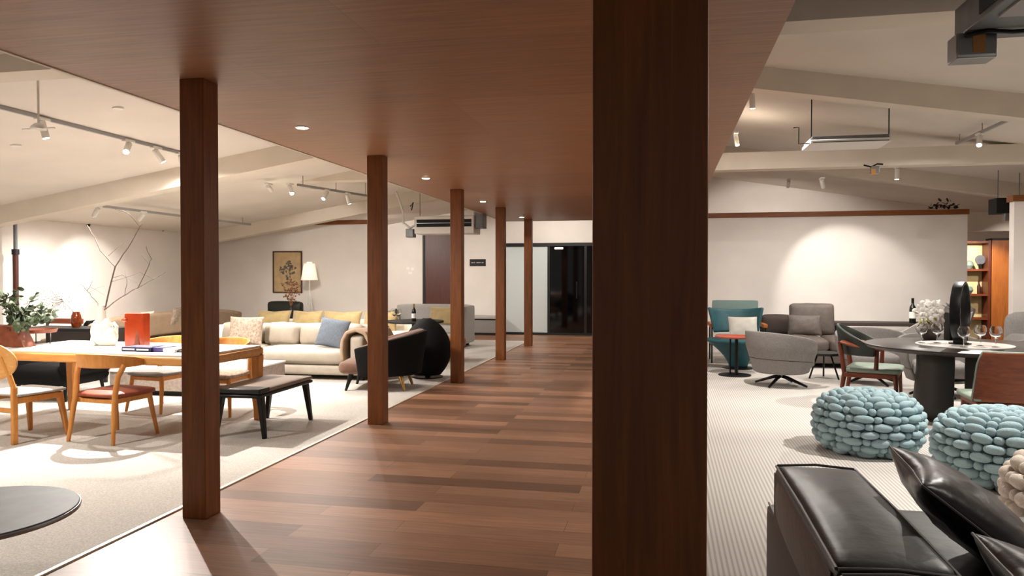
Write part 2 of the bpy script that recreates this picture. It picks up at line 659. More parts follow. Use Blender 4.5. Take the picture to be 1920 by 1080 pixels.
struct(B().bb(XL, XR, YF, YB, -0.1, 0.0).obj('floor', M_floor, smooth=False))
struct(B().bb(XL, -2.96, YF, 16.2, 0.0, 0.008).obj('floor_left_carpet', M_carpetL, smooth=False), 'speckled off-white carpet left of the wooden walkway')
struct(B().bb(0.16, XR, YF, 16.2, 0.0, 0.008).obj('floor_right_carpet', M_carpetR, smooth=False), 'ribbed light grey carpet right of the wooden walkway')
struct(B().bb(-2.96, -2.935, YF, 16.2, 0.0, 0.010).obj('trim_1', M_strip, smooth=False), 'thin pale edging strip between carpet and wood floor')
# pitched ceiling, two slopes in one slab
struct(B().prism([(XL - .1, 2.32 - .0162), (RIDGE, CZ), (XR, ceil_z(XR)), (XR, ceil_z(XR) + .12), (RIDGE, CZ + .12), (XL - .1, 2.44)], YF, YB, 'y').obj('ceiling', M_ceil, smooth=False))
struct(B().prism([(YF, -0.1), (YB, -0.1), (YB, 2.44), (YF, 2.44)], XL - .1, XL, 'x').obj('wall_left', M_white, smooth=False))
struct(B().bb(XR, XR + .1, YF, YB, -.1, 2.6).obj('wall_right', M_white, smooth=False))
struct(B().prism([(XL - .1, -.1), (XR + .1, -.1), (XR + .1, ceil_z(XR) + .05), (RIDGE, CZ + .05), (XL - .1, 2.38)], YB, YB + .1, 'y').obj('wall_back', M_white, smooth=False))


def rafter(y, depth, wid, name, lab, x0=XL, x1=XR):
    poly = [(x0, ceil_z(x0) - depth), (RIDGE, CZ - depth), (x1, ceil_z(x1) - depth), (x1, ceil_z(x1)), (RIDGE, CZ), (x0, ceil_z(x0))]
    struct(B().prism(poly, y, y + wid, 'y').obj(name, M_ceil2, smooth=False), lab)


rafter(8.7, 0.25, 0.22, 'trim_2', 'sloping white roof rafter in the middle of the room')
rafter(13.9, 0.25, 0.22, 'trim_3', 'sloping white roof rafter beyond the canopy end')


def tie(y, zb, h, wid, name, lab):
    xa = XL + (zb - 2.32) / 0.1622
    xb = RIDGE + (CZ - zb) / 0.165
    xa2 = XL + (zb + h - 2.32) / 0.1622
    xb2 = RIDGE + (CZ - zb - h) / 0.165
    o = struct(B().prism([(xa, zb), (xb, zb), (xb2, zb + h), (xa2, zb + h)], y, y + wid, 'y').obj(name, M_ceil2, smooth=False), lab)
    return o


tie(4.7, 2.96, 0.22, 0.25, 'trim_4', 'level white tie beam crossing above the canopy, nearer one')
tie(11.0, 2.95, 0.24, 0.25, 'trim_5', 'level white tie beam crossing above the canopy, farther one')

# half height partitions with a wooden cap
struct(B().bb(XL, -6.0, 14.6, 14.75, 0, 2.52).obj('wall_partition_left', M_white, smooth=False))
struct(B().bb(XL, -5.98, 14.57, 14.78, 2.52, 2.61).obj('trim_6', M_trim, smooth=False, bevel=.004), 'brown wooden cap along the top of the left partition')
struct(B().bb(.55, 5.17, 14.35, 14.5, 0, 2.52).obj('wall_partition_right', M_white, smooth=False))
struct(B().bb(.53, 5.19, 14.32, 14.53, 2.52, 2.61).obj('trim_7', M_trim, smooth=False, bevel=.004), 'brown wooden cap along the top of the right partition')
struct(B().bb(4.93, XR, 12.0, 12.15, 0, 2.52).obj('wall_partition_far_right', M_white, smooth=False))
struct(B().bb(4.90, XR, 11.97, 12.18, 2.52, 2.61).obj('trim_8', M_trim, smooth=False, bevel=.004), 'brown wooden cap on the partition at the right edge')
# lintel over the opening beside the right partition
struct(B().bb(5.17, XR, 15.2, 15.35, 2.27, 2.62).obj('wall_lintel', M_ceil2, smooth=False))

# back wall door leaf, glass screen and sliding doors
d = struct(B().bb(-5.93, -4.95, YB - .05, YB - .0, 0.0, 2.62).obj('door_1', M_doorwood, smooth=False, bevel=.004))
B().bb(-5.99, -5.93, YB - .07, YB, 0, 2.66).obj('door_frame', M_blackmat, d, smooth=False)
d2 = struct(B().bb(-3.92, 3.2, YB - .09, YB, 2.17, 2.25).obj('window_1', M_blackmat, smooth=False))
B().bb(-3.92, 3.2, YB - .09, YB, 0.0, 0.06).obj('window_sill', M_blackmat, d2, smooth=False)
for x in (-3.92, -2.80, -1.9, -1.0, 0.0):
    B().bb(x, x + .06, YB - .08, YB, .06, 2.17).obj('window_frame', M_blackmat, d2, smooth=False)
B().bb(-3.86, -2.80, YB - .05, YB - .02, .06, 2.17).obj('frosted_pane', M_frost, d2, smooth=False)
d3 = struct(B().bb(-2.74, 3.2, YB - .06, YB - .02, .06, 2.17).obj('door_2', M_blackglass, smooth=False))
B().bb(-2.62, -2.42, YB - .075, YB - .06, 2.10, 2.14).obj('lit_sign_strip', M_lens2, d3, smooth=False)
B().bb(-2.10, -2.06, YB - .10, YB - .06, .9, 1.3).obj('door_handle', M_black, d3, bevel=.005)
struct(B().bb(-9.6, -5.99, YB - .02, YB, 0, .08).obj('baseboard_back', M_blackmat, smooth=False))

# pole on the left wall
o = B()
o.cyl((0, 0, .008), (0, 0, 1.75), .035)
o.cyl((0, 0, 1.75), (0, 0, 2.24), .028)
p = AT(25, 500, 9.3)
pole = thing('pipe_column', 'dark brown pipe rising in front of the far left wall', 'pipe', (-9.35, 9.3, 0))
B().cyl((0, 0, .008), (0, 0, 1.8), .038).obj('lower_pipe', M_doorwood, pole)
B().cyl((0, 0, 1.8), (0, 0, 2.33), .026).obj('upper_pipe', M_galv, pole)
B().cyl((0, 0, 1.76), (0, 0, 1.84), .05).obj('pipe_collar', M_blackmat, pole)

# ------------------------------------------------------------------ canopy and posts
can = thing('wooden_canopy', 'flat dark brown wood veneer canopy over the walkway', 'canopy', (-1.4, 6, 2.615))
B().bb(-1.95, 1.94, -9.0, 9.75, 0, .10).obj('canopy_panel', M_canopy, can, smooth=False)
B().bb(-1.975, -1.95, -9.0, 9.75, -.006, .104).obj('canopy_edge_highlight', M_ceil2, can, smooth=False)  # pale strip paints a thin highlight along the canopy edge
post_m = B().bb(-.0775, .0775, 0, .155, 0, 2.615)
post = thing('wooden_post', '', 'post', (-2.745, 3.96, 0), 0, 'square brown posts along the walkway')
post_m.obj('post_shaft', M_post, post, bevel=.004, smooth=True)
labs = ['dark brown square post at the left front, nearest of the left row',
        'brown square post second from the front in the left row, before the velvet armchair',
        'brown square post third in the left row, beside the grey sofa end',
        'brown square post fourth in the left row, before the frosted glass screen',
        'brown square post last in the left row, nearest the black sliding doors']
post['label'] = labs[0]
for i, y in enumerate((6.83, 9.70, 12.45, 15.10)):
    dup(post, (-2.755, y, 0), 0, labs[i + 1])
bp_ = thing('wooden_post', 'large brown square post closest to the camera, right of the walkway', 'post', (-0.023, 1.16, 0), 0, 'square brown posts along the walkway')
B().bb(-.087, .087, 0, .17, 0, 2.615).obj('post_shaft', M_post, bp_, bevel=.003)
# the right row continues straight behind the close post


# ------------------------------------------------------------------ lamps
def spotlight(loc, tgt, power, deg, blend=0.35, size=0.03, col=WARM, parent=None, name='spot_beam'):
    ld = bpy.data.lights.new(name, 'SPOT')
    ld.energy = power * SPOT_GAIN
    ld.spot_size = R(deg)
    ld.spot_blend = blend
    ld.shadow_soft_size = size
    ld.color = col
    o = bpy.data.objects.new(name, ld)
    C.objects.link(o)
    dv = Vector(tgt) - Vector(loc)
    o.rotation_euler = dv.to_track_quat('-Z', 'Y').to_euler()
    o.location = loc
    return o


def ambient_fill(loc, power, col, dv):  # downward fill light added at each fixture to raise the ambient level
    ld = bpy.data.lights.new('ambient_fill_light', 'AREA')
    ld.energy = power
    ld.shape = 'DISK'
    ld.size = .06
    ld.color = col
    o = bpy.data.objects.new('ambient_fill_light', ld)
    C.objects.link(o)
    o.location = loc


AMBIENT_FILL = 0.24


def fixture(loc, tgt, label, power=0, deg=45, lit=True, ln=.13, r=.032, col=WARM, blend=.4, group='white track spotlights', size=.03):
    """loc is the joint below the track; the can points to tgt"""
    t = thing('track_spotlight', label, 'spotlight', loc, 0, group)
    d_ = (Vector(tgt) - Vector(loc)).normalized()
    B().bb(-.03, .03, -.07, .07, .035, .06).obj('track_adapter', M_plastic, t, bevel=.004)
    B().cyl((0, 0, .04), (0, 0, 0), .009).obj('stem', M_plastic, t)
    a = d_ * -.03
    b = d_ * ln
    B().tube([a, a + d_ * .005, b - d_ * .004, b], [r * .9, r, r, r * .97], 18).obj('lamp_head', M_plastic, t)
    e = b + d_ * .004
    B().cyl(b - d_ * .001, e, r * .82).obj('lens', M_lens if lit else M_plastic, t)
    if power:
        spotlight(Vector(loc) + d_ * (ln + .012), tgt, power, deg, blend, size, col)
        ambient_fill(Vector(loc) + d_ * (ln + .012), power * AMBIENT_FILL, col, d_)
    return t


def track(p0, p1, label):
    p0, p1 = Vector(p0), Vector(p1)
    t = thing('lighting_track', label, 'track', p0)
    B().bar((0, 0, 0), p1 - p0, .036, .03).obj('rail', M_steelw, t)
    n = max(2, int((p1 - p0).length / 1.6))
    for i in range(n + 1):
        q = (p1 - p0) * ((i + .15) / (n + .3))
        wz = ceil_z(p0.x + q.x)
        B().cyl(q, (q.x, q.y, wz - p0.z + .01), .006, n=8).obj('drop_rod', M_steelw, t)
    return t


zt = 2.93
track((-5.72, 1.0, zt), (-5.72, 8.65, zt), 'long grey lighting track above the oak dining table')
track((-8.0, 9.2, 2.46), (-8.0, 13.4, 2.46), 'grey lighting track near the far left wall')
track((-5.5, 10.55, 2.84), (-5.05, 12.3, 2.84), 'short grey lighting track above the beige sofa')
track((3.8, 9.3, 3.21), (3.8, 10.95, 3.21), 'grey lighting track on the right ceiling slope')
track((3.0, 1.5, 3.26), (3.0, 6.2, 3.26), 'added lighting track, out of view, over the pouffes at the right')  # added out of view, only carries the extra lamps

fixture((-5.72, 6.0, zt - .06), (-5.4, 6.4, 0.75), 'white spotlight on long track, leftmost, by the ceiling sprinkler', 60, 75)
fixture((-5.72, 7.15, zt - .06), (-4.4, 4.2, 0), 'glaring white spotlight turned towards the walkway on the long track', 520, 66, size=.02)
fixture((-5.72, 7.6, zt - .06), (-4.7, 9.3, 0.3), 'white spotlight on long track tilted to the beige sofa', 140, 70)
fixture((-5.72, 8.05, zt - .06), (-7.0, 10.8, 0.3), 'white spotlight last on the long track, half behind the post', 70, 80)
fixture((-5.72, 3.2, zt - .06), (-4.6, 6.3, 0.5), 'white spotlight on the long track nearest the camera', 130, 66, size=.02)
fixture((-8.0, 9.35, 2.40), (-9.3, 9.9, 1.1), 'grey spotlight over the amber vase, washing the left wall', 80, 80, blend=.7)
fixture((-8.0, 10.3, 2.40), (-9.6, 11.0, 1.2), 'pale spotlight on the left track turned to the sand sofa wall', 70, 60)
fixture((-5.2, 11.7, 2.78), (-5.0, 13.0, 0), 'white downward spotlight right on the short track', 60, 80)
fixture((-5.33, 11.2, 2.78), (-5.9, 9.2, 0.3), 'lit white spotlight in the middle of the short track', 150, 75)
fixture((-5.9, 10.4, 2.80), (-6.6, 14.6, 1.4), 'lit white spotlight left of the short track', 90, 46)
fixture((-5.6, 10.5, 2.80), (-4.0, 9.2, 0), 'small white spotlight beside the sprinkler over the sofas', 110, 70)
# right hand side
fixture((1.0, 9.2, 3.58), (1.2, 9.6, 0), 'white cylinder spotlight hanging by the canopy edge', 150, 84, ln=.16)
fixture((1.0, 11.2, 3.45), (1.5, 10.6, 0), 'lit spotlight half hidden by the canopy edge', 130, 80)
fixture((2.4, 12.4, 2.92), (3.2, 14.35, 1.1), 'lit spotlight above the grey brown sofa', 110, 60)
fixture((3.4, 12.1, 3.02), (3.4, 12.6, 0), 'small lit spotlight right of the far tie beam', 50, 80)
fixture((3.8, 10.2, 3.15), (3.0, 8.4, .7), 'pale spotlight on the right hand track', 160, 70)
fixture((3.0, 6.05, 3.20), (2.4, 6.0, 0.2), 'added spotlight, out of view, over the blue pouffes', 170, 80)  # extra lamp added out of view to light the right side
fixture((3.0, 4.2, 3.20), (1.2, 3.2, 0.4), 'added spotlight, out of view, over the black leather sofa', 90, 80)  # another added lamp outside the frame
fixture((3.0, 2.2, 3.20), (1.4, 1.2, 0.4), 'added spotlight, out of view, on the right track near the camera', 40, 90)  # added lamp outside the frame, weak fill near the camera

fixture((-6.6, 15.2, 2.62), (-6.3, 18.0, 1.0), 'small lit spotlight beyond the left partition end', 150, 100, group='white track spotlights', col=NEUT)
fixture((-2.4, 16.0, 3.2), (-2.6, 18.0, 1.2), 'added spotlight beyond the canopy end to brighten the glass screen', 110, 110, col=NEUT)  # lamp added to brighten the back wall
fixture((2.4, 15.6, 3.3), (2.4, 17.5, 1.6), 'added spotlight behind the right partition to brighten the far end', 120, 120, col=NEUT)  # lamp added to lift the area behind the partition
fixture((6.5, 9.0, 2.6), (5.6, 10.0, .4), 'added spotlight, out of view, over the sofa at the right edge', 90, 100)  # extra lamp added outside the frame

# downlights recessed in the canopy
dl = thing('downlight', '', 'downlight', (-2.79, 5.43, 2.615), 0, 'recessed downlights in the canopy')
B().cyl((0, 0, -.006), (0, 0, 0), .055, n=24).obj('trim_ring', M_plastic, dl)
B().cyl((0, 0, -.009), (0, 0, -.006), .042, n=24).obj('lens', M_dl, dl)
dls = [(5.43, 'second recessed downlight of the canopy from the camera'), (2.62, 'nearest recessed downlight at the canopy top left corner'),
       (8.53, 'third recessed downlight of the canopy'), (11.38, 'fourth recessed downlight of the canopy'), (14.62, 'farthest recessed downlight of the canopy')]
dl['label'] = dls[0][1]
for y, l in dls[1:]:
    dup(dl, (-2.79, y, 2.615), 0, l)
for y, l in dls:
    spotlight((-2.79, y, 2.60), (-2.79 + .2, y, 0), 26, 120, .8, .04)

# ------------------------------------------------------------------ left: oak dining table and its chairs
t = thing('dining_table', 'long oak dining table with white stone top', 'table', (-5.15, 6.38, 0), R(-3))
L2, W2 = 1.18, .53
b = B()
b.bb(-L2, L2, -W2, -W2 + .07, .655, .735)
b.bb(-L2, L2, W2 - .07, W2, .655, .735)
b.bb(-L2, -L2 + .08, -W2 + .07, W2 - .07, .655, .735)
b.bb(L2 - .08, L2, -W2 + .07, W2 - .07, .655, .735)
b.obj('apron_frame', M_oakx, t, bevel=.02, seg=3)
B().bb(-L2 + .02, L2 - .02, -W2 + .02, W2 - .02, .735, .752).obj('stone_top', M_marble, t, bevel=.003)
for sx in (-1, 1):
    for sy in (-1, 1):
        x, y = sx * (L2 - .045), sy * (W2 - .045)
        b = B()
        b.bar((x, y, .008), (x, y, .66), .055, .055, .085, .085)
        # curved bracket between leg and rail
        for k in range(5):
            a = k / 5 * PI / 2
            rr = .075
        pr = [(0, 0), (.07, 0)] + [(.07 - .07 * math.sin(a), -.07 + .07 * math.cos(a) - .0) for a in [q * PI / 12 for q in range(0, 7)]]
        pr = [(x - sx * (.035 + u), .66 + v) for u, v in pr]
        b.prism(pr, y - .02, y + .02, 'y')
        b.obj('leg', M_oak, t, bevel=.008)
T_DIN = t


def wood_chair(name, label, loc, rz, seatmat, woodm, group=None):
    """dining chair with a bent rail wrapping round the back; faces +Y"""
    t = thing(name, label, 'chair', loc, rz, group)
    # seat pad
    b = B()
    b.puff(0, .02, .415, .47, .45, .055, r=.027, puff=(.02, .03, .012), n=8)
    b.obj('seat', seatmat, t)
    B().bb(-.2, .2, -.2, -.16, .345, .385).obj('seat_rail', woodm, t, bevel=.006)
    b = B()
    b.bb(-.21, -.17, -.2, .22, .345, .39)
    b.bb(.17, .21, -.2, .22, .345, .39)
    b.bb(-.2, .2, .18, .22, .345, .385)
    b.obj('seat_frame', woodm, t, bevel=.006)
    for sx in (-1, 1):
        B().tube([(sx * .25, -.26, .008), (sx * .228, -.225, .30), (sx * .218, -.205, .42), (sx * .232, -.185, .58), (sx * .255, -.14, .68)],
                 [.016, .023, .025, .023, .024], 12).obj('leg', woodm, t)
        B().tube([(sx * .235, .25, .008), (sx * .21, .21, .25), (sx * .195, .19, .40)], [.015, .022, .024], 12).obj('leg', woodm, t)

    def f(u, v):
        an = R(-112 + 224 * u)
        rx, ry = .275, .26
        e = abs(2 * u - 1)
        x = math.sin(an) * rx
        y = -math.cos(an) * ry - .02
        hh = .125 * (1 - .62 * e ** 2.2)
        z = .70 + (.5 - .42 * e) * 0 + .02 - .035 * e ** 2
        lean = -.03 * (v - .5) * (1 - e)
        return (x, y - lean * -1, z - hh / 2 + hh * v)
    B().surf(f, 36, 5).obj('back_rail', woodm, t, solid=.026, bevel=.006)
    return t


ca = wood_chair('dining_chair', 'oak chair with rust leather seat and bent back rail, near side of oak table', (-4.80, 5.80, .0), R(-7), M_rust, M_oak)
wood_chair('dining_chair', 'oak chair with beige seat behind the oak table, left of the post', (-5.33, 7.14, 0), R(172), M_greyfab, M_oak)
wood_chair('dining_chair', 'oak chair with beige seat behind the oak table, right of the post', (-4.58, 7.08, 0), R(184), M_taupe, M_oak)

# oak chair with the round back
t = thing('dining_chair', 'oak chair with round plywood back and grey seat, left edge', 'chair', (-5.60, 5.64, 0), R(-10))


def fr(u, v):
    a = 2 * PI * u
    r_ = v
    x = .26 * r_ * math.cos(a)
    z = .715 + .165 * r_ * math.sin(a)
    y = -.235 - .05 * (1 - (x / .26) ** 2) - .1 * (z - .7)
    return (x, y, z)


B().surf(fr, 32, 7, cu=True).obj('round_back', M_oakx, t, solid=.016, bevel=.003)
B().puff(0, .01, .425, .47, .46, .035, r=.017, puff=(.01, .012, .004), n=8).obj('seat', M_ltgrey, t)
b = B()
b.bb(-.215, -.18, -.2, .2, .35, .405)
b.bb(.18, .215, -.2, .2, .35, .405)
b.bb(-.2, .2, .18, .215, .35, .405)
b.obj('seat_frame', M_oak, t, bevel=.008)
B().bb(-.2, .2, -.235, -.205, .27, .31).obj('stretcher', M_oak, t, bevel=.008)
for sx in (-1, 1):
    B().bar((sx * .215, -.235, .008), (sx * .2, -.225, .50), .034, .05, .034, .05).obj('leg', M_oak, t, bevel=.008)
    B().tube([(sx * .2, -.225, .48), (sx * .17, -.25, .62), (sx * .13, -.29, .76)], [.022, .02, .012], 10).obj('back_support', M_oak, t)
    B().bar((sx * .245, .235, .008), (sx * .2, .185, .40), .03, .034, .05, .05).obj('leg', M_oak, t, bevel=.008)

# dark puffy lounge chair behind the table
t = thing('lounge_chair', 'low black puffy lounge chair seen under the oak table', 'chair', (-7.02, 7.6, 0), R(180))
B().puff(0, 0, .30, .78, .74, .22, r=.08, puff=(.02, .02, .03), n=10, wr=.006).obj('seat', M_blackvel, t)
B().puff(0, -.34, .46, .80, .20, .32, r=.09, puff=(.02, .04, .02), n=10, wr=.008).obj('backrest', M_dkgreen, t)
for sx in (-1, 1):
    B().puff(sx * .36, 0, .42, .16, .72, .24, r=.07, puff=(.02, .02, .02)).obj('armrest', M_blackvel, t)
    for sy in (-1, 1):
        B().cyl((sx * .33, sy * .3, .008), (sx * .31, sy * .28, .2), .015, .022).obj('leg', M_black, t)

# things on the dining table
ZT = .752
t = thing('sculptural_vase', 'white ceramic sculptural vase with lumpy handles on the oak table', 'vase', G(195, 648, ZT), R(0))
b = B()
b.ell((-.02, 0, .14), (.13, .055, .14), nu=18, nv=12)
b.ell((.075, -.005, .09), (.085, .055, .10), (0, .2, 0), nu=16, nv=10)
b.ell((.03, 0, .04), (.12, .06, .05), nu=16, nv=8)
b.tube([(-.02, 0, .16), (-.02, 0, .30), (-.015, 0, .405)], [.05, .042, .034], 18)
b.tube([(.055, 0, .12), (.065, 0, .20), (.06, 0, .28)], [.03, .022, .017], 12)
b.tube([(.06, 0, .20), (.12, 0, .225), (.145, 0, .19), (.14, 0, .13), (.11, 0, .07)], [.016, .016, .018, .02, .025], 12)
b.tube([(-.11, 0, .10), (-.12, 0, .05), (-.09, 0, .0)], [.03, .032, .034], 12)
b.tube([(.1, 0, .10), (.11, 0, .05), (.09, 0, .0)], [.03, .03, .034], 12)
b.obj('vase_body', M_ceram, t)
vb = t.location.copy()
t = thing('branch_arrangement', 'tall bare branches standing in the white sculptural vase', 'branches', vb + Vector((-.018, 0, .39)))


def PXV(px, py, y=0.0, base=vb):
    q = AT(px, py, base.y + y)
    return q - t.location


def twig(pts, r0, r1, nm='branch', par=None):
    n = len(pts)
    P = []
    for i, q in enumerate(pts):
        P.append(Vector(q))
    # light kinks between the given points
    out = []
    for i in range(n - 1):
        for k in range(3):
            f_ = k / 3
            q = P[i].lerp(P[i + 1], f_)
            if k:
                q += Vector((random.uniform(-1, 1), random.uniform(-1, 1), random.uniform(-1, 1))) * .006
            out.append(q)
    out.append(P[-1])
    m = len(out)
    return B().tube(out, [r0 + (r1 - r0) * i / (m - 1) for i in range(m)], 7).obj(nm, M_twig, par or t)


z0 = Vector((0, 0, -.05))
main = twig([z0, PXV(198, 575), PXV(216, 500, .05)], .009, .007)
twig([PXV(216, 500, .05), PXV(188, 470, .08), PXV(178, 445, .1), PXV(163, 422, .1)], .006, .004, par=main)
twig([PXV(216, 500, .05), PXV(240, 465, 0), PXV(262, 425, -.05), PXV(240, 400, -.05), PXV(215, 392, -.05)], .006, .0025, par=main)
twig([PXV(262, 425, -.05), PXV(266, 420, -.06)], .004, .002, par=main)
twig([PXV(203, 480, .06), PXV(222, 462, .1), PXV(240, 450, .12)], .003, .0015, par=main)
m2 = twig([z0, PXV(226, 558, -.1), PXV(262, 538, -.2), PXV(311, 510, -.3)], .006, .003)
twig([PXV(258, 541, -.2), PXV(278, 500, -.25), PXV(284, 486, -.25), PXV(274, 462, -.25)], .004, .002, par=m2)
twig([PXV(280, 497, -.25), PXV(264, 478, -.2)], .0025, .0015, par=m2)
twig([PXV(234, 553, -.1), PXV(238, 526, -.05), PXV(234, 508, 0)], .003, .0015, par=m2)
twig([PXV(210, 528, .05), PXV(236, 520, .1), PXV(262, 510, .15), PXV(288, 525, .2)], .003, .0015)
twig([PXV(210, 520, .05), PXV(230, 516, -.1), PXV(256, 530, -.15)], .0025, .0015)
m3 = twig([z0, PXV(176, 560, .1), PXV(164, 546, .15), PXV(151, 533, .2)], .005, .002)
twig([PXV(163, 545, .15), PXV(174, 526, .15)], .003, .0015, par=m3)
twig([PXV(166, 549, .15), PXV(180, 541, .2), PXV(196, 536, .25)], .002, .001, par=m3)
twig([PXV(170, 538, .15), PXV(184, 546, .1), PXV(196, 554, .1)], .002, .001, par=m3)

v = G(257, 650, ZT)
t = thing('pitcher_vase', 'glossy red orange square ceramic vase on the oak table', 'vase', v, R(4))
b = B()
b.puff(.005, 0, .165, .20, .12, .33, r=.012, puff=(0, .008, 0), n=8)
b.obj('vase_body', M_terr, t)
b = B().ell((-.085, -.058, .265), (.035, .03, .02), nu=12, nv=8)
b.obj('spout', M_terr, t)
B().prism([(.01, .0), (.075, .0), (.06, .12), (.045, .19), (.03, .12)], -.068, -.058, 'y').obj('folded_flap', M_terr2, t, bevel=.004)

bk = thing('book', 'dark navy book lying leftmost in the row on the oak table', 'book', G(242, 659, ZT), R(-3), 'books in a row at the front of the oak table')
B().bb(-.085, .085, 0, .2, 0, .042).obj('cover', M_navy, bk, bevel=.004)
B().bb(-.082, .084, .003, .202, .005, .037).obj('pages', M_paper, bk, smooth=False)
B().bb(-.07, .06, -.0015, .0, .014, .028).obj('spine_title', M_paper, bk, smooth=False)
b2 = dup(bk, G(268, 660, ZT), R(-3), 'black violet book in the middle of the row on the oak table')
b3 = thing('book', 'violet book right in the row on the oak table', 'book', G(292, 660, ZT), R(-3), 'books in a row at the front of the oak table')
B().bb(-.075, .075, 0, .19, 0, .042).obj('cover', M_violet, b3, bevel=.004)
B().bb(-.073, .077, .003, .192, .005, .037).obj('pages', M_paper, b3, smooth=False)
b4 = thing('booklet', 'small white booklet beside the violet book', 'booklet', G(317, 661, ZT), R(-3))
B().bb(-.06, .06, 0, .17, 0, .028).obj('cover', M_paper, b4, bevel=.003)
b5 = thing('tablet', 'thin black tablet at the post end of the book row', 'tablet', G(342, 661, ZT), R(-3))
B().bb(-.07, .07, 0, .18, 0, .012).obj('body', M_blackmat, b5, bevel=.004)

# planter at the left
t = thing('angular_planter', 'rust brown angular ceramic planter at the left end of the table', 'planter', G(10, 652, ZT) + Vector((0, .12, 0)), R(3))
b = B()
b.prism([(-.28, 0), (.16, 0), (.04, .21), (-.28, .21)], -.08, .08, 'y')
b.obj('planter_body', M_terr2, t, bevel=.006)
t = thing('serving_tray_stand', 'round brown tray on thin rod legs behind the planter', 'tray', G(55, 646, ZT) + Vector((0, .10, 0)), 0)
B().lathe([(.0, .115), (.17, .115), (.185, .15), (.175, .15), (.165, .125), (0, .125)], n=36).obj('tray_dish', M_terr2, t)
for a in (20, 140, 260):
    B().cyl((.12 * math.cos(R(a)), .12 * math.sin(R(a)), 0), (.12 * math.cos(R(a)), .12 * math.sin(R(a)), .116), .005).obj('rod_leg', M_black, t)
fol = thing('eucalyptus_plant', 'bushy green eucalyptus plant in the rust brown planter', 'plant', G(10, 652, ZT) + Vector((0, .12, .20)))
rl = random.Random(3)
for k in range(26):
    ang = rl.uniform(0, 2 * PI)
    ln = rl.uniform(.22, .42)
    lean = rl.uniform(.2, .9)
    dirv = Vector((math.cos(ang) * lean + .45, math.sin(ang) * lean * .6, 1 - lean * .55)).normalized()
    if k < 3:
        dirv = Vector((1.0, -.1 * k, .35 + .15 * k)).normalized()
        ln = .44
    pts = [Vector((rl.uniform(-.05, .05), rl.uniform(-.04, .04), -.04))]
    for q in range(5):
        dirv = (dirv + Vector((rl.uniform(-.2, .2), rl.uniform(-.2, .2), rl.uniform(-.18, .06)))).normalized()
        pts.append(pts[-1] + dirv * ln / 5)
    b = B().tube(pts, [.004, .0035, .003, .0025, .002, .0015], 6)
    st = b.obj('stem', M_twig, fol)
    lb = B()
    for q in range(1, 6):
        for s_ in range(5):
            c = pts[q] + Vector((rl.uniform(-.035, .035), rl.uniform(-.035, .035), rl.uniform(-.03, .03)))
            sz = rl.uniform(.018, .034)
            lb.ell(c, (sz, sz * .72, .0018), (rl.uniform(-1.3, 1.3), rl.uniform(-1.3, 1.3), rl.uniform(0, 3)), nu=8, nv=4)
    lo = lb.obj('leaves', M_leaf, st)
    lo['kind'] = 'stuff'

# bench at the head of the table
t = thing('bench', 'black legged bench with taupe leather pad at the table end', 'bench', (-3.70, 6.45, 0), R(0))
B().puff(-.02, 0, .425, .50, 1.02, .045, r=.02, puff=(.0, .0, .008), n=8).obj('seat_pad', M_padtaupe, t)
B().bb(-.28, .235, -.53, .50, .375, .405).obj('seat_frame', M_black, t, bevel=.01)
B().bb(-.27, .24, -.52, -.34, .408, .455).obj('leather_strap', M_leather, t, bevel=.01)
for sx in (-1, 1):
    for sy in (-1, 1):
        B().bar((sx * .24, sy * .44, .008), (sx * .19, sy * .42, .385), .035, .035, .05, .07).obj('leg', M_black, t, bevel=.006)

# dark round side table at the bottom left corner
cx = G(-20, 978, .42)
t = thing('side_table', 'round dark grey stone topped table at the lower left corner', 'table', (-2.95, 2.68, 0))
B().cyl((0, 0, .405), (0, 0, .425), .42, n=64).obj('table_top', M_greystone, t, bevel=.005)
B().lathe([(.423, .402), (.426, .41), (.423, .42), (.415, .42), (.415, .402)], n=64).obj('rim', M_silver, t)
B().cyl((0, 0, .02), (0, 0, .405), .03).obj('pole', M_black, t)
B().cyl((0, 0, .008), (0, 0, .02), .2, n=40).obj('base_plate', M_black, t)

# ------------------------------------------------------------------ left: sofas
SEATZ = .42


def feet(t, pts, h=.07, m=None):
    for x, y in pts:
        B().bb(x - .03, x + .03, y - .03, y + .03, .008, h).obj('foot', m or M_black, t, bevel=.003)


t = thing('sofa', 'large beige leather sofa with high rolled arm, in front of the mustard cushions', 'sofa', (-5.33, 10.05, 0))
B().puff(0, 0, .145, 2.70, .98, .15, r=.04, puff=(.01, .01, .01), n=8).obj('base', M_beigefab, t)
feet(t, [(-1.25, -.4), (1.25, -.4), (-1.25, .4), (1.25, .4), (0, -.4)], .08)
for i, (x0, x1) in enumerate(((-1.32, -.42), (-.40, 1.02))):
    B().puff((x0 + x1) / 2, -.08, .32, x1 - x0, .86, .20, r=.07, puff=(.01, .02, .02), n=10, wr=.002).obj('seat_cushion', M_beigefab, t)
for i, (x0, x1) in enumerate(((-1.32, -.6), (-.58, -.02), (0.0, 1.0))):
    B().puff((x0 + x1) / 2, .30, .56, x1 - x0, .26, .34, r=.09, puff=(.01, .04, .02), n=10, rot=(R(-8), 0, 0), wr=.004).obj('back_cushion', M_beigefab, t)
B().puff(0, .42, .46, 2.66, .14, .52, r=.05, puff=(0, .01, .01)).obj('backrest', M_beigefab, t)
# arm with a loose leather pad rolled over it
B().puff(1.20, -.02, .38, .22, .92, .50, r=.06, puff=(.02, .02, .02), n=10).obj('armrest', M_beigefab, t)
b = B()


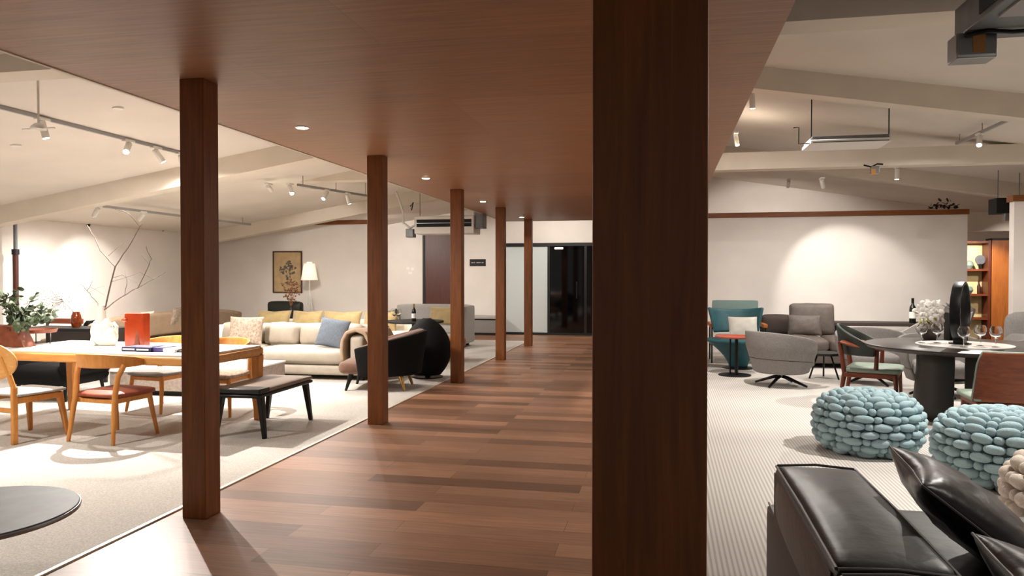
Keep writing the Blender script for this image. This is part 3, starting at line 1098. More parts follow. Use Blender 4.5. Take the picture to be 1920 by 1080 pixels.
def fa(u, v):
    P_ = [(-.19, .28), (-.205, .42), (-.19, .56), (-.13, .66), (0, .705), (.13, .66), (.19, .56), (.205, .40), (.19, .16)]
    k = u * (len(P_) - 1)
    i = min(int(k), len(P_) - 2)
    f_ = k - i
    x = P_[i][0] * (1 - f_) + P_[i + 1][0] * f_
    z = P_[i][1] * (1 - f_) + P_[i + 1][1] * f_
    return (1.20 + x * (1 + .03 * math.sin(v * 9)), -.52 + v * .94, z + .008 * math.sin(v * 7 + u * 4))


b.surf(fa, 25, 12)
b.obj('arm_pad', M_beige2, t, solid=.05, bevel=.015)
B().puff(-1.32, -.02, .34, .2, .92, .44, r=.06, puff=(.01, .01, .02)).obj('armrest', M_beigefab, t)
S1 = t


def cushion(label, loc, rz, mt, w_=.48, h_=.46, t_=.16, lean=14, seed=1, roll=0, group=None, seam=None, td=0):
    t = thing('scatter_cushion', label, 'cushion', loc, rz, group)
    b = B().pillow(w_, h_, t_, seed=seed, top_dent=td)
    b.xf(rot=(R(-lean), R(roll), 0))
    b.obj('cushion_cover', mt, t, ang=80)
    b = B()
    pts = []
    for k in range(40):
        a = k / 40 * 4
        e = int(a)
        f_ = (a - e) * 2 - 1
        if e == 0:
            u, v = f_, -1
        elif e == 1:
            u, v = 1, f_
        elif e == 2:
            u, v = -f_, 1
        else:
            u, v = -1, -f_
        x = u * w_ / 2 * (1 - .06 * (1 - v * v) * abs(u))
        z = h_ / 2 + v * h_ / 2 * (1 - .06 * (1 - u * u) * abs(v))
        if v > 0:
            z -= td * h_ * math.exp(-(u * 3) ** 2) * v
        pts.append((x, 0, z))
    b.tube(pts, .0045, 6, closed=True)
    b.xf(rot=(R(-lean), R(roll), 0))
    b.obj('piping', seam or mt, t)
    return t


cushion('taupe patterned cushion at the left of the beige sofa', (-6.02, 9.90, .44), R(6), M_taupe, .52, .42, .17, 16, 2)
cushion('blue grey square cushion against the rolled arm of the beige sofa', (-4.68, 9.86, .435), R(-10), M_bluegrey, .48, .42, .16, 20, 3, roll=7)
cushion('cream white cushion at the far left of the beige sofa beside the post', (-6.50, 9.62, .44), R(20), M_creamfab, .5, .34, .17, 30, 4)

t = thing('coffee_table', 'low block coffee table with marble top in front of the beige sofa', 'table', (-5.80, 8.55, 0))
B().bb(-.80, .78, -.66, .70, .07, .285).obj('table_body', M_ped, t, bevel=.006)
B().bb(-.81, .79, -.67, .71, .285, .305).obj('stone_top', M_marble, t, bevel=.003)
B().bb(-.72, .70, -.58, .62, .008, .07).obj('plinth', M_blackmat, t, smooth=False)

# second sofa behind it, only its back and cushions seen
t = thing('sofa', 'pale beige sofa behind the large one, carrying mustard cushions', 'sofa', (-5.6, 12.35, 0))
B().puff(0, 0, .22, 3.1, .95, .28, r=.05, puff=(.01, .01, .01)).obj('base', M_creamfab, t)
feet(t, [(-1.45, -.4), (1.45, -.4), (-1.45, .4), (1.45, .4)], .09)
for i in range(3):
    B().puff(-1.02 + i * 1.02, -.08, .40, 1.0, .75, .14, r=.05, puff=(0, .01, .02)).obj('seat_cushion', M_creamfab, t)
B().puff(0, .38, .46, 3.1, .18, .38, r=.06, puff=(0, .02, .01)).obj('backrest', M_creamfab, t)
for i, (pa, pb) in enumerate(((480, 542), (546, 602), (604, 676), (680, 744))):
    a, c = AT(pa, 600, 12.35), AT(pb, 600, 12.35)
    cushion(['mustard velvet cushion leftmost above the beige sofa back', 'mustard velvet cushion second from left, below the dried flowers',
             'mustard velvet cushion third from left above the beige sofa back', 'mustard velvet cushion half behind the second post'][i],
            ((a.x + c.x) / 2, 12.32, .48), 0, M_mustard, (c.x - a.x), .36, .2, 20, 10 + i, group='mustard cushions along the pale sofa', td=.05)

# sand sofa along the left wall
t = thing('sofa', 'long low sand coloured sofa with curved back along the left wall', 'sofa', (-9.05, 11.95, 0), R(-90))
B().puff(0, 0, .22, 4.2, .95, .28, r=.06, puff=(.01, .01, .01), n=8).obj('base', M_beige2, t)
feet(t, [(-2, -.38), (2, -.38), (-2, .38), (2, .38)], .09)
for i in range(3):
    B().puff(-1.4 + i * 1.4, -.10, .41, 1.38, .72, .15, r=.06, puff=(0, .02, .03), n=8, wr=.004).obj('seat_cushion', M_beige2, t)


def fb(u, v):
    x = -2.1 + 4.2 * u
    top = .81 - .10 * (abs(2 * u - 1)) ** 3
    return (x, .34 + .06 * v + .02 * math.sin(u * 20), .42 + (top - .42) * v)


B().surf(fb, 40, 6).obj('curved_backrest', M_beige2, t, solid=.16, bevel=.04, seg=3)
cushion('patterned sand cushion on the wall sofa beside the front post', (-8.75, 12.0, .50), R(-70), M_taupe, .5, .4, .16, 20, 21)
cushion('cream cushion on the wall sofa behind the red vase', (-8.75, 11.2, .50), R(-80), M_creamfab, .42, .36, .16, 20, 22)
cushion('small black cushion on the wall sofa beside the white vase', (-8.75, 9.95, .50), R(-75), M_blackvel, .3, .28, .12, 20, 23)

# console and amber vase
t = thing('console_table', 'dark brown low console with thin black top behind the oak table', 'table', (-8.15, 9.0, 0))
B().bb(-.62, .78, -.25, .25, .70, .73).obj('table_top', M_blackmat, t, bevel=.003)
B().bb(-.10, .78, -.24, .24, .42, .70).obj('drawer_box', M_dkwood, t, bevel=.004)
for x, y in ((-.58, -.22), (-.58, .22), (.74, -.22), (.74, .22)):
    B().bb(x - .02, x + .02, y - .02, y + .02, .008, .70).obj('leg', M_blackmat, t, bevel=.002)
B().bb(-.10, .78, -.245, -.24, .555, .56).obj('drawer_gap', M_black, t, smooth=False)
q = AT(143, 612, 8.98)
t = thing('amber_vase', 'small amber brown glass vase on the dark console', 'vase', (q.x, 8.98, .73))
B().lathe([(0, 0), (.045, 0), (.06, .03), (.07, .10), (.06, .17), (.045, .20), (.045, .215), (.038, .215), (.038, .19), (0, .18)], n=24).obj('vase_body', M_amber, t)
t2 = thing('dried_sprig', 'fine grey dried sprig leaning left out of the amber vase', 'plant', (q.x, 8.98, .90))
rs = random.Random(5)
bs = B()
p0 = Vector((0, 0, 0))
p1 = AT(118, 565, 8.95) - t2.location
bs.tube([p0, p1 * .5 + Vector((0, 0, .01)), p1], [.003, .0025, .002], 6)
st = bs.obj('stem', M_gyps, t2)
bb_ = B()
for k in range(36):
    q1 = p1 + Vector((rs.uniform(-.30, .05), rs.uniform(-.1, .1), rs.uniform(-.12, .14)))
    bb_.tube([p1.lerp(q1, .1 * (k % 5)), q1], [.0016, .001], 4)
    for m_ in range(3):
        bb_.ell(q1 + Vector((rs.uniform(-.03, .03), rs.uniform(-.03, .03), rs.uniform(-.03, .03))), (.006, .006, .004), nu=6, nv=4)
o = bb_.obj('sprays', M_gyps, st)
o['kind'] = 'stuff'
# red brown slatted chair behind the plant
t = thing('armchair', 'dark red brown wooden armchair behind the eucalyptus plant', 'chair', (-8.97, 9.53, 0))
B().bb(-.30, .34, .22, .26, .72, .80).obj('back_rail', M_walnut, t, bevel=.01)
B().puff(0, 0, .42, .6, .5, .08, r=.03).obj('seat', M_dkbrown, t)
for sx in (-1, 1):
    for sy, h in ((-1, .42), (1, .78)):
        B().bar((sx * .29, sy * .24, .008), (sx * .29, sy * .24, h), .03, .035).obj('leg', M_walnutz, t, bevel=.004)

# dark armchair, lamp, dried flowers and print by the partition
t = thing('armchair', 'black green armchair back against the left partition', 'chair', (-7.55, 13.55, 0), R(170))
B().puff(0, -.30, .62, .82, .16, .62, r=.06, puff=(0, .02, .01)).obj('backrest', M_dkgreen, t)
B().puff(0, 0, .32, .8, .7, .24, r=.06, puff=(0, .02, .02)).obj('seat', M_dkgreen, t)
feet(t, [(-.33, -.28), (.33, -.28), (-.33, .28), (.33, .28)], .21)
t = thing('floor_lamp', 'white pleated shade floor lamp by the framed print', 'lamp', (-7.15, 14.2, 0))
b = B()
n = 48
vs_ = []
for j, (r_, z) in enumerate(((.165, 1.36), (.105, 1.70))):
    for k in range(n):
        a = 2 * PI * k / n
        rr = r_ + (.004 if k % 2 else -.004)
        vs_.append((rr * math.cos(a), rr * math.sin(a), z))
b.add(vs_, [(k, (k + 1) % n, n + (k + 1) % n, n + k) for k in range(n)])
b.obj('lamp_shade', M_shade, t, solid=.003)
B().cyl((0, 0, 1.70), (0, 0, 1.735), .06, .05, n=20).obj('shade_cap', M_shade, t)
B().cyl((0, 0, .85), (0, 0, 1.68), .008).obj('pole', M_plastic, t)
for a in (90, 210, 330):
    B().cyl((.24 * math.cos(R(a)), .24 * math.sin(R(a)), .008), (0.01 * math.cos(R(a)), .01 * math.sin(R(a)), 1.15), .008).obj('leg', M_plastic, t)
t = thing('dried_flowers', 'brown dried flower bunch in a dark vase before the framed print', 'plant', (-6.95, 13.05, 0))
B().cyl((0, 0, .008), (0, 0, .06), .10, n=20).obj('stand_base', M_black, t)
B().cyl((0, 0, .06), (0, 0, .62), .012).obj('stand_pole', M_black, t)
B().lathe([(0, .62), (.05, .62), (.075, .70), (.06, .80), (.035, .86), (.04, .88), (.03, .88), (0, .84)], n=20).obj('vase', M_blackmat, t)
rd = random.Random(9)
b = B()
for k in range(16):
    q = Vector((rd.uniform(-.22, .12), rd.uniform(-.1, .1), rd.uniform(1.02, 1.34)))
    b.tube([(0, 0, .85), q * .5 + Vector((0, 0, .45)), q], [.003, .0025, .002], 5)
    for m_ in range(5):
        c = q + Vector((rd.uniform(-.05, .05), rd.uniform(-.05, .05), rd.uniform(-.06, .05)))
        b.ell(c, (.022, .018, .008), (rd.uniform(0, 3), rd.uniform(0, 3), 0), nu=7, nv=4)
o = b.obj('flower_bunch', M_dried, t)
o['kind'] = 'stuff'
t = thing('framed_print', 'framed tan print with a grey floral motif on the left partition', 'picture', (-7.845, 14.598, 1.53))
fw, fh = .335, .445
b = B()
b.bb(-fw, fw, -.03, 0, fh - .025, fh)
b.bb(-fw, fw, -.03, 0, -fh, -fh + .025)
b.bb(-fw, -fw + .025, -.03, 0, -fh + .025, fh - .025)
b.bb(fw - .025, fw, -.03, 0, -fh + .025, fh - .025)
b.obj('frame', M_frame, t, bevel=.003)
B().bb(-fw + .025, fw - .025, -.014, -.002, -fh + .025, fh - .025).obj('print_sheet', M_pict, t, smooth=False)
b = B()
ri = random.Random(4)
for k in range(110):
    u = ri.uniform(-1, 1)
    v = ri.uniform(-1, 1)
    if abs(u) + abs(v) > 1.05:
        continue
    b.ell((u * .20 + .01, -.0145, v * .22 + .05), (ri.uniform(.012, .035), .001, ri.uniform(.01, .028)), (0, ri.uniform(0, 3), 0), nu=10, nv=4)
b.tube([(.0, -.0145, -.02), (.02, -.0145, -.18), (.0, -.0145, -.30)], .006, 5, flat=(1, .3))
b.ell((-.01, -.0145, -.24), (.06, .001, .02), (0, .4, 0), nu=10, nv=4)
b.ell((.05, -.0145, -.22), (.05, .001, .015), (0, -.6, 0), nu=10, nv=4)
o = b.obj('floral_motif', M_ink, t)
o['kind'] = 'stuff'

# velvet armchair
t = thing('armchair', 'brown velvet armchair with black outer shell beside the second post', 'chair', (-3.56, 9.10, 0), R(190))


def shell(rx, ry, z0, z1, a0, a1, slope=0, flare=0, p=1.0):
    def f(u, v):
        an = a0 + (a1 - a0) * u
        e = abs(2 * u - 1)
        top = z1 - slope * e ** 1.6
        z = z0 + (top - z0) * v
        k = 1 + flare * (v - .3)
        return (-math.cos(an) * rx * k, math.sin(an) * ry * k, z)
    return f


B().surf(shell(.50, .47, .20, .75, R(-118), R(118), .20, .16), 36, 8).obj('outer_shell', M_blackvel, t, solid=.04, bevel=.015)
B().surf(shell(.445, .42, .26, .765, R(-116), R(116), .20, .16), 36, 8).obj('inner_back', M_brownvel, t, solid=.10, bevel=.03, seg=3)
B().puff(.09, 0, .30, .80, .72, .16, r=.06, puff=(.03, .03, .02), n=10).obj('seat', M_brownvel, t)
for sx, sy in ((1, 1), (1, -1), (-1, 1), (-1, -1)):
    lg = B().tube([(sx * .37 + .04, sy * .30, .008), (sx * .30 + .04, sy * .26, .24)], [.016, .034], 12).obj('leg', M_black if sx > 0 else M_gold, t)
    if sx < 0:
        lg['label'] = 'brass leg'

# black round back chair
t = thing('lounge_chair', 'all black chair with tall rounded shell back, behind the velvet armchair', 'chair', (-3.30, 10.15, 0), R(95))


def egg(u, v):
    an = R(-100) + R(200) * u
    z = .06 + .78 * v
    k = math.sin(PI * (.12 + .87 * v)) ** .6
    return (-math.cos(an) * .30 * k - .03, math.sin(an) * .33 * k, z)


B().surf(egg, 32, 16).obj('shell_back', M_blackvel, t, solid=.03, bevel=.01)
B().puff(.02, 0, .34, .46, .50, .16, r=.06, puff=(.02, .02, .02)).obj('seat', M_blackvel, t)
B().cyl((0, 0, .02), (0, 0, .28), .04).obj('pedestal', M_black, t)
B().cyl((0, 0, .008), (0, 0, .022), .22, n=32).obj('base_plate', M_black, t)

t = thing('bistro_table', 'black round table with a wine bottle behind the velvet armchair', 'table', (-3.90, 11.35, 0))
B().cyl((0, 0, .705), (0, 0, .735), .46, n=48).obj('table_top', M_blackmat, t, bevel=.004)
B().cyl((0, 0, .04), (0, 0, .705), .05).obj('pedestal', M_black, t)
B().cyl((0, 0, .008), (0, 0, .04), .24, n=32).obj('base_plate', M_black, t)


def bottle(loc, label, h=.31):
    t = thing('wine_bottle', label, 'bottle', loc)
    s_ = h / .31
    B().lathe([(0, 0), (.036, 0), (.038, .01), (.038, .17), (.034, .20), (.015, .235), (.014, .29)], n=24).xf(scale=s_).obj('bottle_glass', M_bottle, t)
    B().lathe([(.0155, .25), (.016, .30), (.016, .31), (0, .31)], n=16).xf(scale=s_).obj('foil_cap', M_gold if 'gold' in label else M_black, t)
    B().lathe([(.0385, .06), (.0388, .065), (.0388, .135), (.0385, .14)], n=24).xf(scale=s_).obj('paper_label', M_paper, t)
    return t


bottle((-3.83, 11.1, .735), 'gold capped wine bottle on the black round table', .28)


def glass(loc, label, group, root=None, h=.20):
    if root:
        return dup(root, loc, random.uniform(0, 3), label, group)
    t = thing('wine_glass', label, 'glass', loc, 0, group)
    B().lathe([(0, 0), (.034, 0), (.034, .002), (.006, .006), (.0045, .02), (.0045, .070), (.008, .080), (.040, .105), (.056, .140), (.053, .17), (.040, .20),
               (.0375, .20), (.0505, .17), (.0535, .140), (.038, .108), (.006, .086), (0, .085)], n=28).obj('glass_body', M_glass, t)
    return t


g0 = glass((-4.16, 11.12, .735), 'wine glass left of the gold capped bottle', 'wine glasses on the black round table')
glass((-4.07, 11.05, .735), 'wine glass next to the gold capped bottle', 'wine glasses on the black round table', g0)

# grey sofa at the far end with mustard cushion, tan stool
t = thing('sofa', 'light grey sofa with high flat arm before the back wall', 'sofa', (-4.72, 14.62, 0))
B().puff(-.05, -.02, .20, 1.6, .98, .24, r=.04).obj('base', M_ltgrey, t)
feet(t, [(-.7, -.42), (.7, -.42), (-.7, .42), (.7, .42)], .09)
B().puff(-.08, -.10, .38, 1.46, .74, .16, r=.05, puff=(0, .01, .02)).obj('seat_cushion', M_ltgrey, t)
B().puff(0, .40, .50, 1.64, .2, .70, r=.05, puff=(0, .02, .01)).obj('backrest', M_ltgrey, t)
B().puff(.76, -.02, .46, .18, 1.02, .76, r=.04, puff=(.01, 0, 0)).obj('armrest', M_ltgrey, t)
B().puff(-.80, -.02, .46, .14, 1.02, .56, r=.04, puff=(.01, 0, 0)).obj('armrest', M_ltgrey, t)
b = B()
b.tube([(.853, -.40, .15), (.853, -.38, .42), (.853, -.46, .50), (.853, -.44, .78)], .005, 5)
b.obj('arm_seam', M_greyfab, t)
cushion('mustard cushion on the light grey sofa by the third post', (-4.38, 14.42, .46), 0, M_mustard, .58, .38, .18, 20, 31)
t = thing('side_chair', 'tan leather low chair half behind the third post', 'chair', (-3.62, 12.15, 0), R(90))
B().puff(0, 0, .32, .56, .56, .16, r=.05, puff=(.01, .02, .02)).obj('seat', M_tan, t)
B().puff(0, .27, .52, .56, .10, .34, r=.04, puff=(0, .02, .01)).obj('backrest', M_tan, t)
for sx in (-1, 1):
    for sy in (-1, 1):
        B().cyl((sx * .24, sy * .22, .008), (sx * .22, sy * .2, .26), .014, .02).obj('leg', M_black, t)

t = thing('low_cabinet', 'low grey wall cabinet with shadow painted black below its top at the back wall', 'cabinet', (-4.55, 17.85, 0))
B().bb(-.65, .60, -.22, .16, .06, .37).obj('cabinet_body', M_greyfab, t, bevel=.004)
B().bb(-.65, .60, -.20, .16, .37, .40).obj('painted_shadow', M_blackmat, t, smooth=False)  # black strip painted in for the shadow under the top
B().bb(-.67, .62, -.25, .17, .40, .47).obj('cabinet_top', M_ltgrey, t, bevel=.01)
B().bb(-.65, .60, -.20, .14, .0, .06).obj('plinth', M_blackmat, t, smooth=False)

# notices and sign on the back wall
t = thing('wall_sign', 'small black sign plate on the white back wall', 'sign', (-4.57, YB - .001, 1.777))
B().bb(-.205, .205, -.012, 0, -.085, .085).obj('sign_plate', M_blackmat, t, bevel=.002)
b = B()
for k, wd in enumerate((.05, .03, .06, .04, .05)):
    b.bb(-.16 + k * .065, -.16 + k * .065 + wd, -.0135, -.012, -.012, .014)
o = b.obj('lettering', M_silver, t, smooth=False)
o['kind'] = 'stuff'
for k, (x, z, ww, hh) in enumerate(((-6.40, 1.64, .08, .06), (-6.28, 1.62, .07, .07), (-6.34, 1.52, .09, .06))):
    t = tag(B().bb(-ww / 2, ww / 2, -.003, 0, -hh / 2, hh / 2).obj('paper_notice', M_paper, smooth=False, loc=(x, YB - .001, z)),
            ['top left paper notice on the back wall', 'top right paper notice on the back wall', 'bottom paper notice on the back wall'][k], 'notice', 'paper notices on the back wall')

# ------------------------------------------------------------------ ceiling equipment, left
t = thing('air_conditioner', 'white ceiling hung air conditioner with black grille by the back wall', 'air conditioner', (-4.10, 13.5, 2.24))
zc = ceil_z(-4.1) - 2.24
B().bb(-.55, .62, 0, .5, .0, .34).obj('unit_case', M_plastic, t, bevel=.02)
B().bb(-.50, .57, -.006, 0, .13, .27).obj('grille', M_dark, t, smooth=False)
B().bb(-.50, .57, -.014, -.004, .195, .205).obj('louvre', M_silver, t, smooth=False)
for x in (-.5, .57):
    B().cyl((x, .2, .34), (x, .2, ceil_z(-4.1 + x) - 2.24 + .01), .006, n=8).obj('drop_rod', M_galv, t)
B().bb(.62, .78, .05, .35, .10, .42).obj('pump_box', M_galv, t, bevel=.01)
B().bb(-.72, -.57, .0, .18, -.06, .10).obj('junction_box', M_galv, t, bevel=.01)
B().tube([(-.95, .1, ceil_z(-5.05) - 2.24), (-.90, .1, .70), (-.80, .1, .42), (-.80, .1, .22), (-.66, .1, .12), (-.56, .1, .18)], .022, 10).obj('duct_pipe', M_plastic, t)
B().tube([(-.60, .0, .45), (-.56, -.02, .60), (-.62, -.02, .52)], .012, 8).obj('valve', M_black, t)


def sprinkler(loc, label):
    t = thing('ceiling_sprinkler', label, 'sprinkler', loc)
    zc_ = ceil_z(loc[0]) - loc[2]
    B().cyl((0, 0, -.03), (0, 0, zc_ + .01), .009, n=8).obj('drop_pipe', M_plastic, t)
    B().lathe([(0, -.02), (.03, -.03), (.055, -.055), (.06, -.075), (.045, -.08), (0, -.06)], n=16).obj('bell', M_plastic, t)
    B().bb(-.15, .15, -.012, .012, -.075, -.065).obj('cross_arm', M_plastic, t, bevel=.002)


q = Vector(AT(72, 225, 5.2))
sprinkler((q.x, 5.2, q.z), 'white bell shaped ceiling fitting beneath the long track at left')
q = AT(567, 348, 11.2)
sprinkler((q.x, 11.6, AT(567, 348, 11.6).z), 'small white ceiling fitting with cross arms above the sofas')

for k, (px, py, lab) in enumerate(((30, 272, 'round white ceiling disc left of the long track'), (221, 202, 'round white ceiling disc near the canopy edge'))):
    d_ = _ray(px, py)
    tt = (2.32 - XL * 0.1622 - CH) / (d_.z - .1622 * d_.x)
    tag(B().cyl((0, 0, -.012), (0, 0, .012), .05, n=24).obj('smoke_detector', M_plastic, loc=(d_.x * tt, d_.y * tt, CH + d_.z * tt)), lab, 'detector')
for k, (px, py, lab) in enumerate(((163, 422, 'small dark sensor on the left wall under the track'), (303, 431, 'small dark sensor on the left wall beside the front post'))):
    d_ = _ray(px, py)
    tt = (XL + .0) / d_.x
    tag(B().ell((0, 0, 0), (.03, .03, .03), nu=12, nv=8).obj('wall_sensor', M_blackmat, loc=(XL + .03, d_.y * tt, CH + d_.z * tt)), lab, 'sensor')

# ------------------------------------------------------------------ right: black leather sofa
t = thing('sofa', 'black leather sofa in the lower right corner', 'sofa', (.46, 3.42, 0))
# local: x to the right, y towards the camera is negative
B().puff(.30, -1.40, .235, .62, 3.0, .37, r=.02, puff=(0, 0, 0), n=6).obj('base', M_sofaside, t)
B().puff(1.36, -1.40, .17, 1.66, 2.96, .26, r=.02, puff=(0, 0, 0), n=6).obj('base', M_sofaside, t)
B().puff(.165, -.02, .40, .335, .22, .06, r=.02, puff=(0, 0, .004), n=6).obj('platform_top', M_leather, t)
B().tube([(.004, .088, .428), (.004, -.12, .430)], .005, 6).obj('seam_piping', M_seam, t)
b = B()
for i, (y0, y1) in enumerate(((-1.07, .10), (-2.40, -1.09))):
    sc = B().puff(1.26, (y0 + y1) / 2, .365, 1.86, y1 - y0, .15, r=.035, puff=(.0, .0, .012), n=14, wr=.002).obj('seat_cushion', M_leather, t)
    bk_ = B().puff(.165, (y0 + y1) / 2 - .18, .525, .335, y1 - y0 - .01, .25, r=.035, puff=(.006, .004, .02), n=14, wr=.0012).obj('back_block', M_leather, t)
    ya, yb = y0 - .18 + .02, y1 - .18 - .02
    for x in (.008, .322):
        B().tube([(x, ya, .640), (x + .002, (ya + yb) / 2, .645), (x, yb, .640)], .0055, 7).obj('seam_piping', M_seam, bk_)
    B().tube([(.012, yb + .008, .642), (.165, yb + .012, .652), (.318, yb + .008, .642)], .0055, 7).obj('seam_piping', M_seam, bk_)
    B().tube([(.012, ya - .008, .642), (.165, ya - .012, .652), (.318, ya - .008, .642)], .0055, 7).obj('seam_piping', M_seam, bk_)
    B().bb(-.004, .0, ya + .02, yb - .02, .23, .62).obj('side_panel', M_sofaside, bk_, bevel=.002)
feet(t, [(.1, -.1), (2.05, -.1), (.1, -2.7), (2.05, -2.7)], .05)
cushion('black creased leather cushion leaning at the far end of the black sofa', (1.27, 2.86, .44), R(84), M_leather2, .58, .54, .20, 52, 41, seam=M_seam, td=.03)
cushion('black leather cushion nearest the camera on the black sofa', (1.27, 2.02, .43), R(82), M_leather2, .58, .52, .18, 58, 42, seam=M_seam, td=.05)


# ------------------------------------------------------------------ knitted pouffes
def pouf(loc, Rr, H, m, label, row=.062, lng=.135, seed=1, chunk=1.0):
    rn = random.Random(seed)
    b = B()
    # profile samples by arc length
    prof = []
    N = 240
    for k in range(N + 1):
        ph = -PI / 2 + PI * k / N
        c, s_ = math.cos(ph), math.sin(ph)
        r_ = Rr * (max(c, 0) ** .55)
        z = H / 2 + H / 2 * math.copysign(abs(s_) ** .80, s_)
        prof.append((r_, z))
    arc = [0]
    for k in range(N):
        arc.append(arc[-1] + math.hypot(prof[k + 1][0] - prof[k][0], prof[k + 1][1] - prof[k][1]))
    nrow = int(arc[-1] / row)
    for j in range(nrow + 1):
        s_ = (j + .5) * arc[-1] / (nrow + 1)
        k = min(range(N + 1), key=lambda q: abs(arc[q] - s_))
        r_, z = prof[k]
        if z < .02 and r_ < Rr * .6:
            continue
        k2 = min(k + 3, N)
        k1 = max(k - 3, 0)
        tr, tz = prof[k2][0] - prof[k1][0], prof[k2][1] - prof[k1][1]
        ln_ = math.hypot(tr, tz)
        tr, tz = tr / ln_, tz / ln_
        cnt = max(4, round(2 * PI * r_ / (lng * 1.45)))
        off = rn.uniform(0, 1) if j % 2 else rn.uniform(.3, .7)
        for i in range(cnt):
            for sm in (0, 1):
                a = 2 * PI * (i + off + (.5 if sm else 0)) / cnt
                er = Vector((math.cos(a), math.sin(a), 0))
                et = Vector((-math.sin(a), math.cos(a), 0))
                up = er * tr + Vector((0, 0, tz))
                nn = et.cross(up)
                if nn.dot(er * 1.0 + Vector((0, 0, (z - H / 2) / H))) < 0:
                    nn = -nn
                circ = 2 * PI * r_ / cnt
                if sm:
                    rad = (circ * .17, row * .56, row * .44)
                    dd = .0
                else:
                    rad = (circ * .36, row * .74, row * .53)
                    dd = .004
                rad = tuple(max(.012, q * rn.uniform(.93, 1.07)) for q in rad)
                rot = Matrix((et, nn, up)).transposed() @ Euler((0, rn.uniform(-.10, .10), 0)).to_matrix()
                c = er * r_ + Vector((0, 0, z)) + nn * dd
                if c.z - rad[2] < -.0:
                    c.z = rad[2] * .9
                b.ell(c, rad, rot, nu=14, nv=8, p=.86)
    t = thing('knitted_pouf', label, 'pouf', loc, 0, 'chunky knitted pouffes')
    b.obj('knit_cover', m, t, ang=85)
    B().ell((0, 0, H / 2), (Rr * .90, Rr * .90, H * .45), nu=32, nv=16, p=.75).obj('inner_body', m, t)
    return t


pouf((1.65, 6.62, .008), .395, .46, M_knitblue, 'pale blue chunky knitted pouf, left and farther one', seed=3)
pouf((2.345, 5.80, .008), .43, .47, M_knitblue, 'pale blue chunky knitted pouf, right and nearer one', seed=5)
pouf((2.36, 4.72, .008), .40, .40, M_knitbeige, 'beige chunky knitted pouf at the right edge behind the black sofa', row=.085, lng=.12, seed=8)

# ------------------------------------------------------------------ right: round table and what stands on it
TC = Vector((2.97, 8.25, 0))
t = thing('dining_table', 'large round dark wood table at the right', 'table', TC)
B().lathe([(0, .70), (.80, .70), (.90, .715), (.925, .74), (.925, .75), (.915, .755), (0, .755)], n=72).obj('table_top', M_dkwood, t)
for k, (a0, a1, nm) in enumerate(((118, 241, 0), (253, 420, 1))):
    def fp(u, v, a0=a0, a1=a1):
        a = R(a0 + (a1 - a0) * u)
        r_ = .47 - .05 * math.sin(v * PI * .5)
        return (r_ * math.cos(a) * 1.0, r_ * math.sin(a) * .8, .03 + .67 * v)
    B().surf(fp, 24, 6).obj('pedestal_panel', M_peddark, t, solid=.05, bevel=.004)
B().cyl((0, 0, .008), (0, 0, .03), .46, n=48).obj('base_plate', M_blackmat, t, bevel=.003)
q = TC + Vector((-.04, -.06, .755))
t = thing('turntable', 'round white marble turntable on the dark round table', 'turntable', q)
B().cyl((0, 0, 0), (0, 0, .012), .43, n=64).obj('disc', M_marble, t, bevel=.003)
ZG = .767
gl = [(1728, 643, 'leftmost wine glass on the white turntable'), (1757, 643, 'second wine glass from the left on the white turntable'),
      (1807, 651, 'wine glass in the middle, in front of the black ring'), (1838, 648, 'second wine glass from the right on the white turntable'),
      (1867, 651, 'rightmost wine glass on the white turntable')]
gr = None
for px, py, l in gl:
    p_ = G(px, py, ZG)
    if gr is None:
        gr = glass(p_, l, 'wine glasses on the white turntable')
    else:
        glass(p_, l, 'wine glasses on the white turntable', gr)
p_ = G(1812, 637, ZG)
p_ = G(1800, 645, ZG)
t = thing('ring_mirror', 'tall black ring framed table mirror on the round table', 'mirror', p_, R(61))
b = B()
b.surf(lambda u, v: (.28 * math.cos(2 * PI * u), -.045 + .09 * v, .33 + .28 * math.sin(2 * PI * u)), 64, 3, cu=True)
b.obj('ring_frame', M_black, t, solid=.028, bevel=.004)
B().bb(-.07, .07, -.05, .05, .012, .075).obj('ring_foot', M_black, t, bevel=.004)
B().lathe([(0, 0), (.10, 0), (.10, .012), (.02, .02), (0, .02)], n=28).obj('base', M_black, t)
p_ = G(1825, 640, .756)
t = thing('square_vase', 'square black vase with dark leaves beside the black ring', 'vase', (TC.x + .12, TC.y + .62, .755))
B().bb(-.09, .09, -.09, .09, 0, .30).obj('vase_body', M_blackmat, t, bevel=.006)
b = B()
rr_ = random.Random(12)
for k in range(10):
    a = rr_.uniform(0, 2 * PI)
    e = Vector((math.cos(a) * rr_.uniform(.08, .2), math.sin(a) * .12, .30 + rr_.uniform(-.08, .12)))
    b.ell((Vector((0, 0, .28)) + e) / 2 + Vector((0, 0, .03)), (.075, .02, .004), (rr_.uniform(-.4, .4), -.5, a), nu=10, nv=4)
o = b.obj('leaves', M_leafdk, t)
o['kind'] = 'stuff'
t = thing('flower_vase', 'white blossoms in a brown vase left of the black ring', 'flowers', (TC.x - .14, TC.y + .60, .755))
B().lathe([(0, 0), (.06, 0), (.10, .06), (.10, .12), (.05, .17), (.045, .17), (0, .12)], n=24).obj('vase_body', M_browngrey, t)
b = B()
for k in range(90):
    c = Vector((rr_.gauss(0, .055), rr_.gauss(0, .05), .28 + rr_.uniform(-.1, .14)))
    b.ell(c, (.028, .024, .010), (rr_.uniform(0, 3), rr_.uniform(0, 3), 0), nu=8, nv=4)
o = b.obj('blossoms', M_flower, t)
o['kind'] = 'stuff'
b = B()
for k in range(14):
    b.ell((rr_.gauss(0, .06), rr_.gauss(0, .04), .18 + rr_.uniform(-.03, .05)), (.03, .012, .003), (rr_.uniform(0, 3), rr_.uniform(0, 3), 0), nu=8, nv=4)
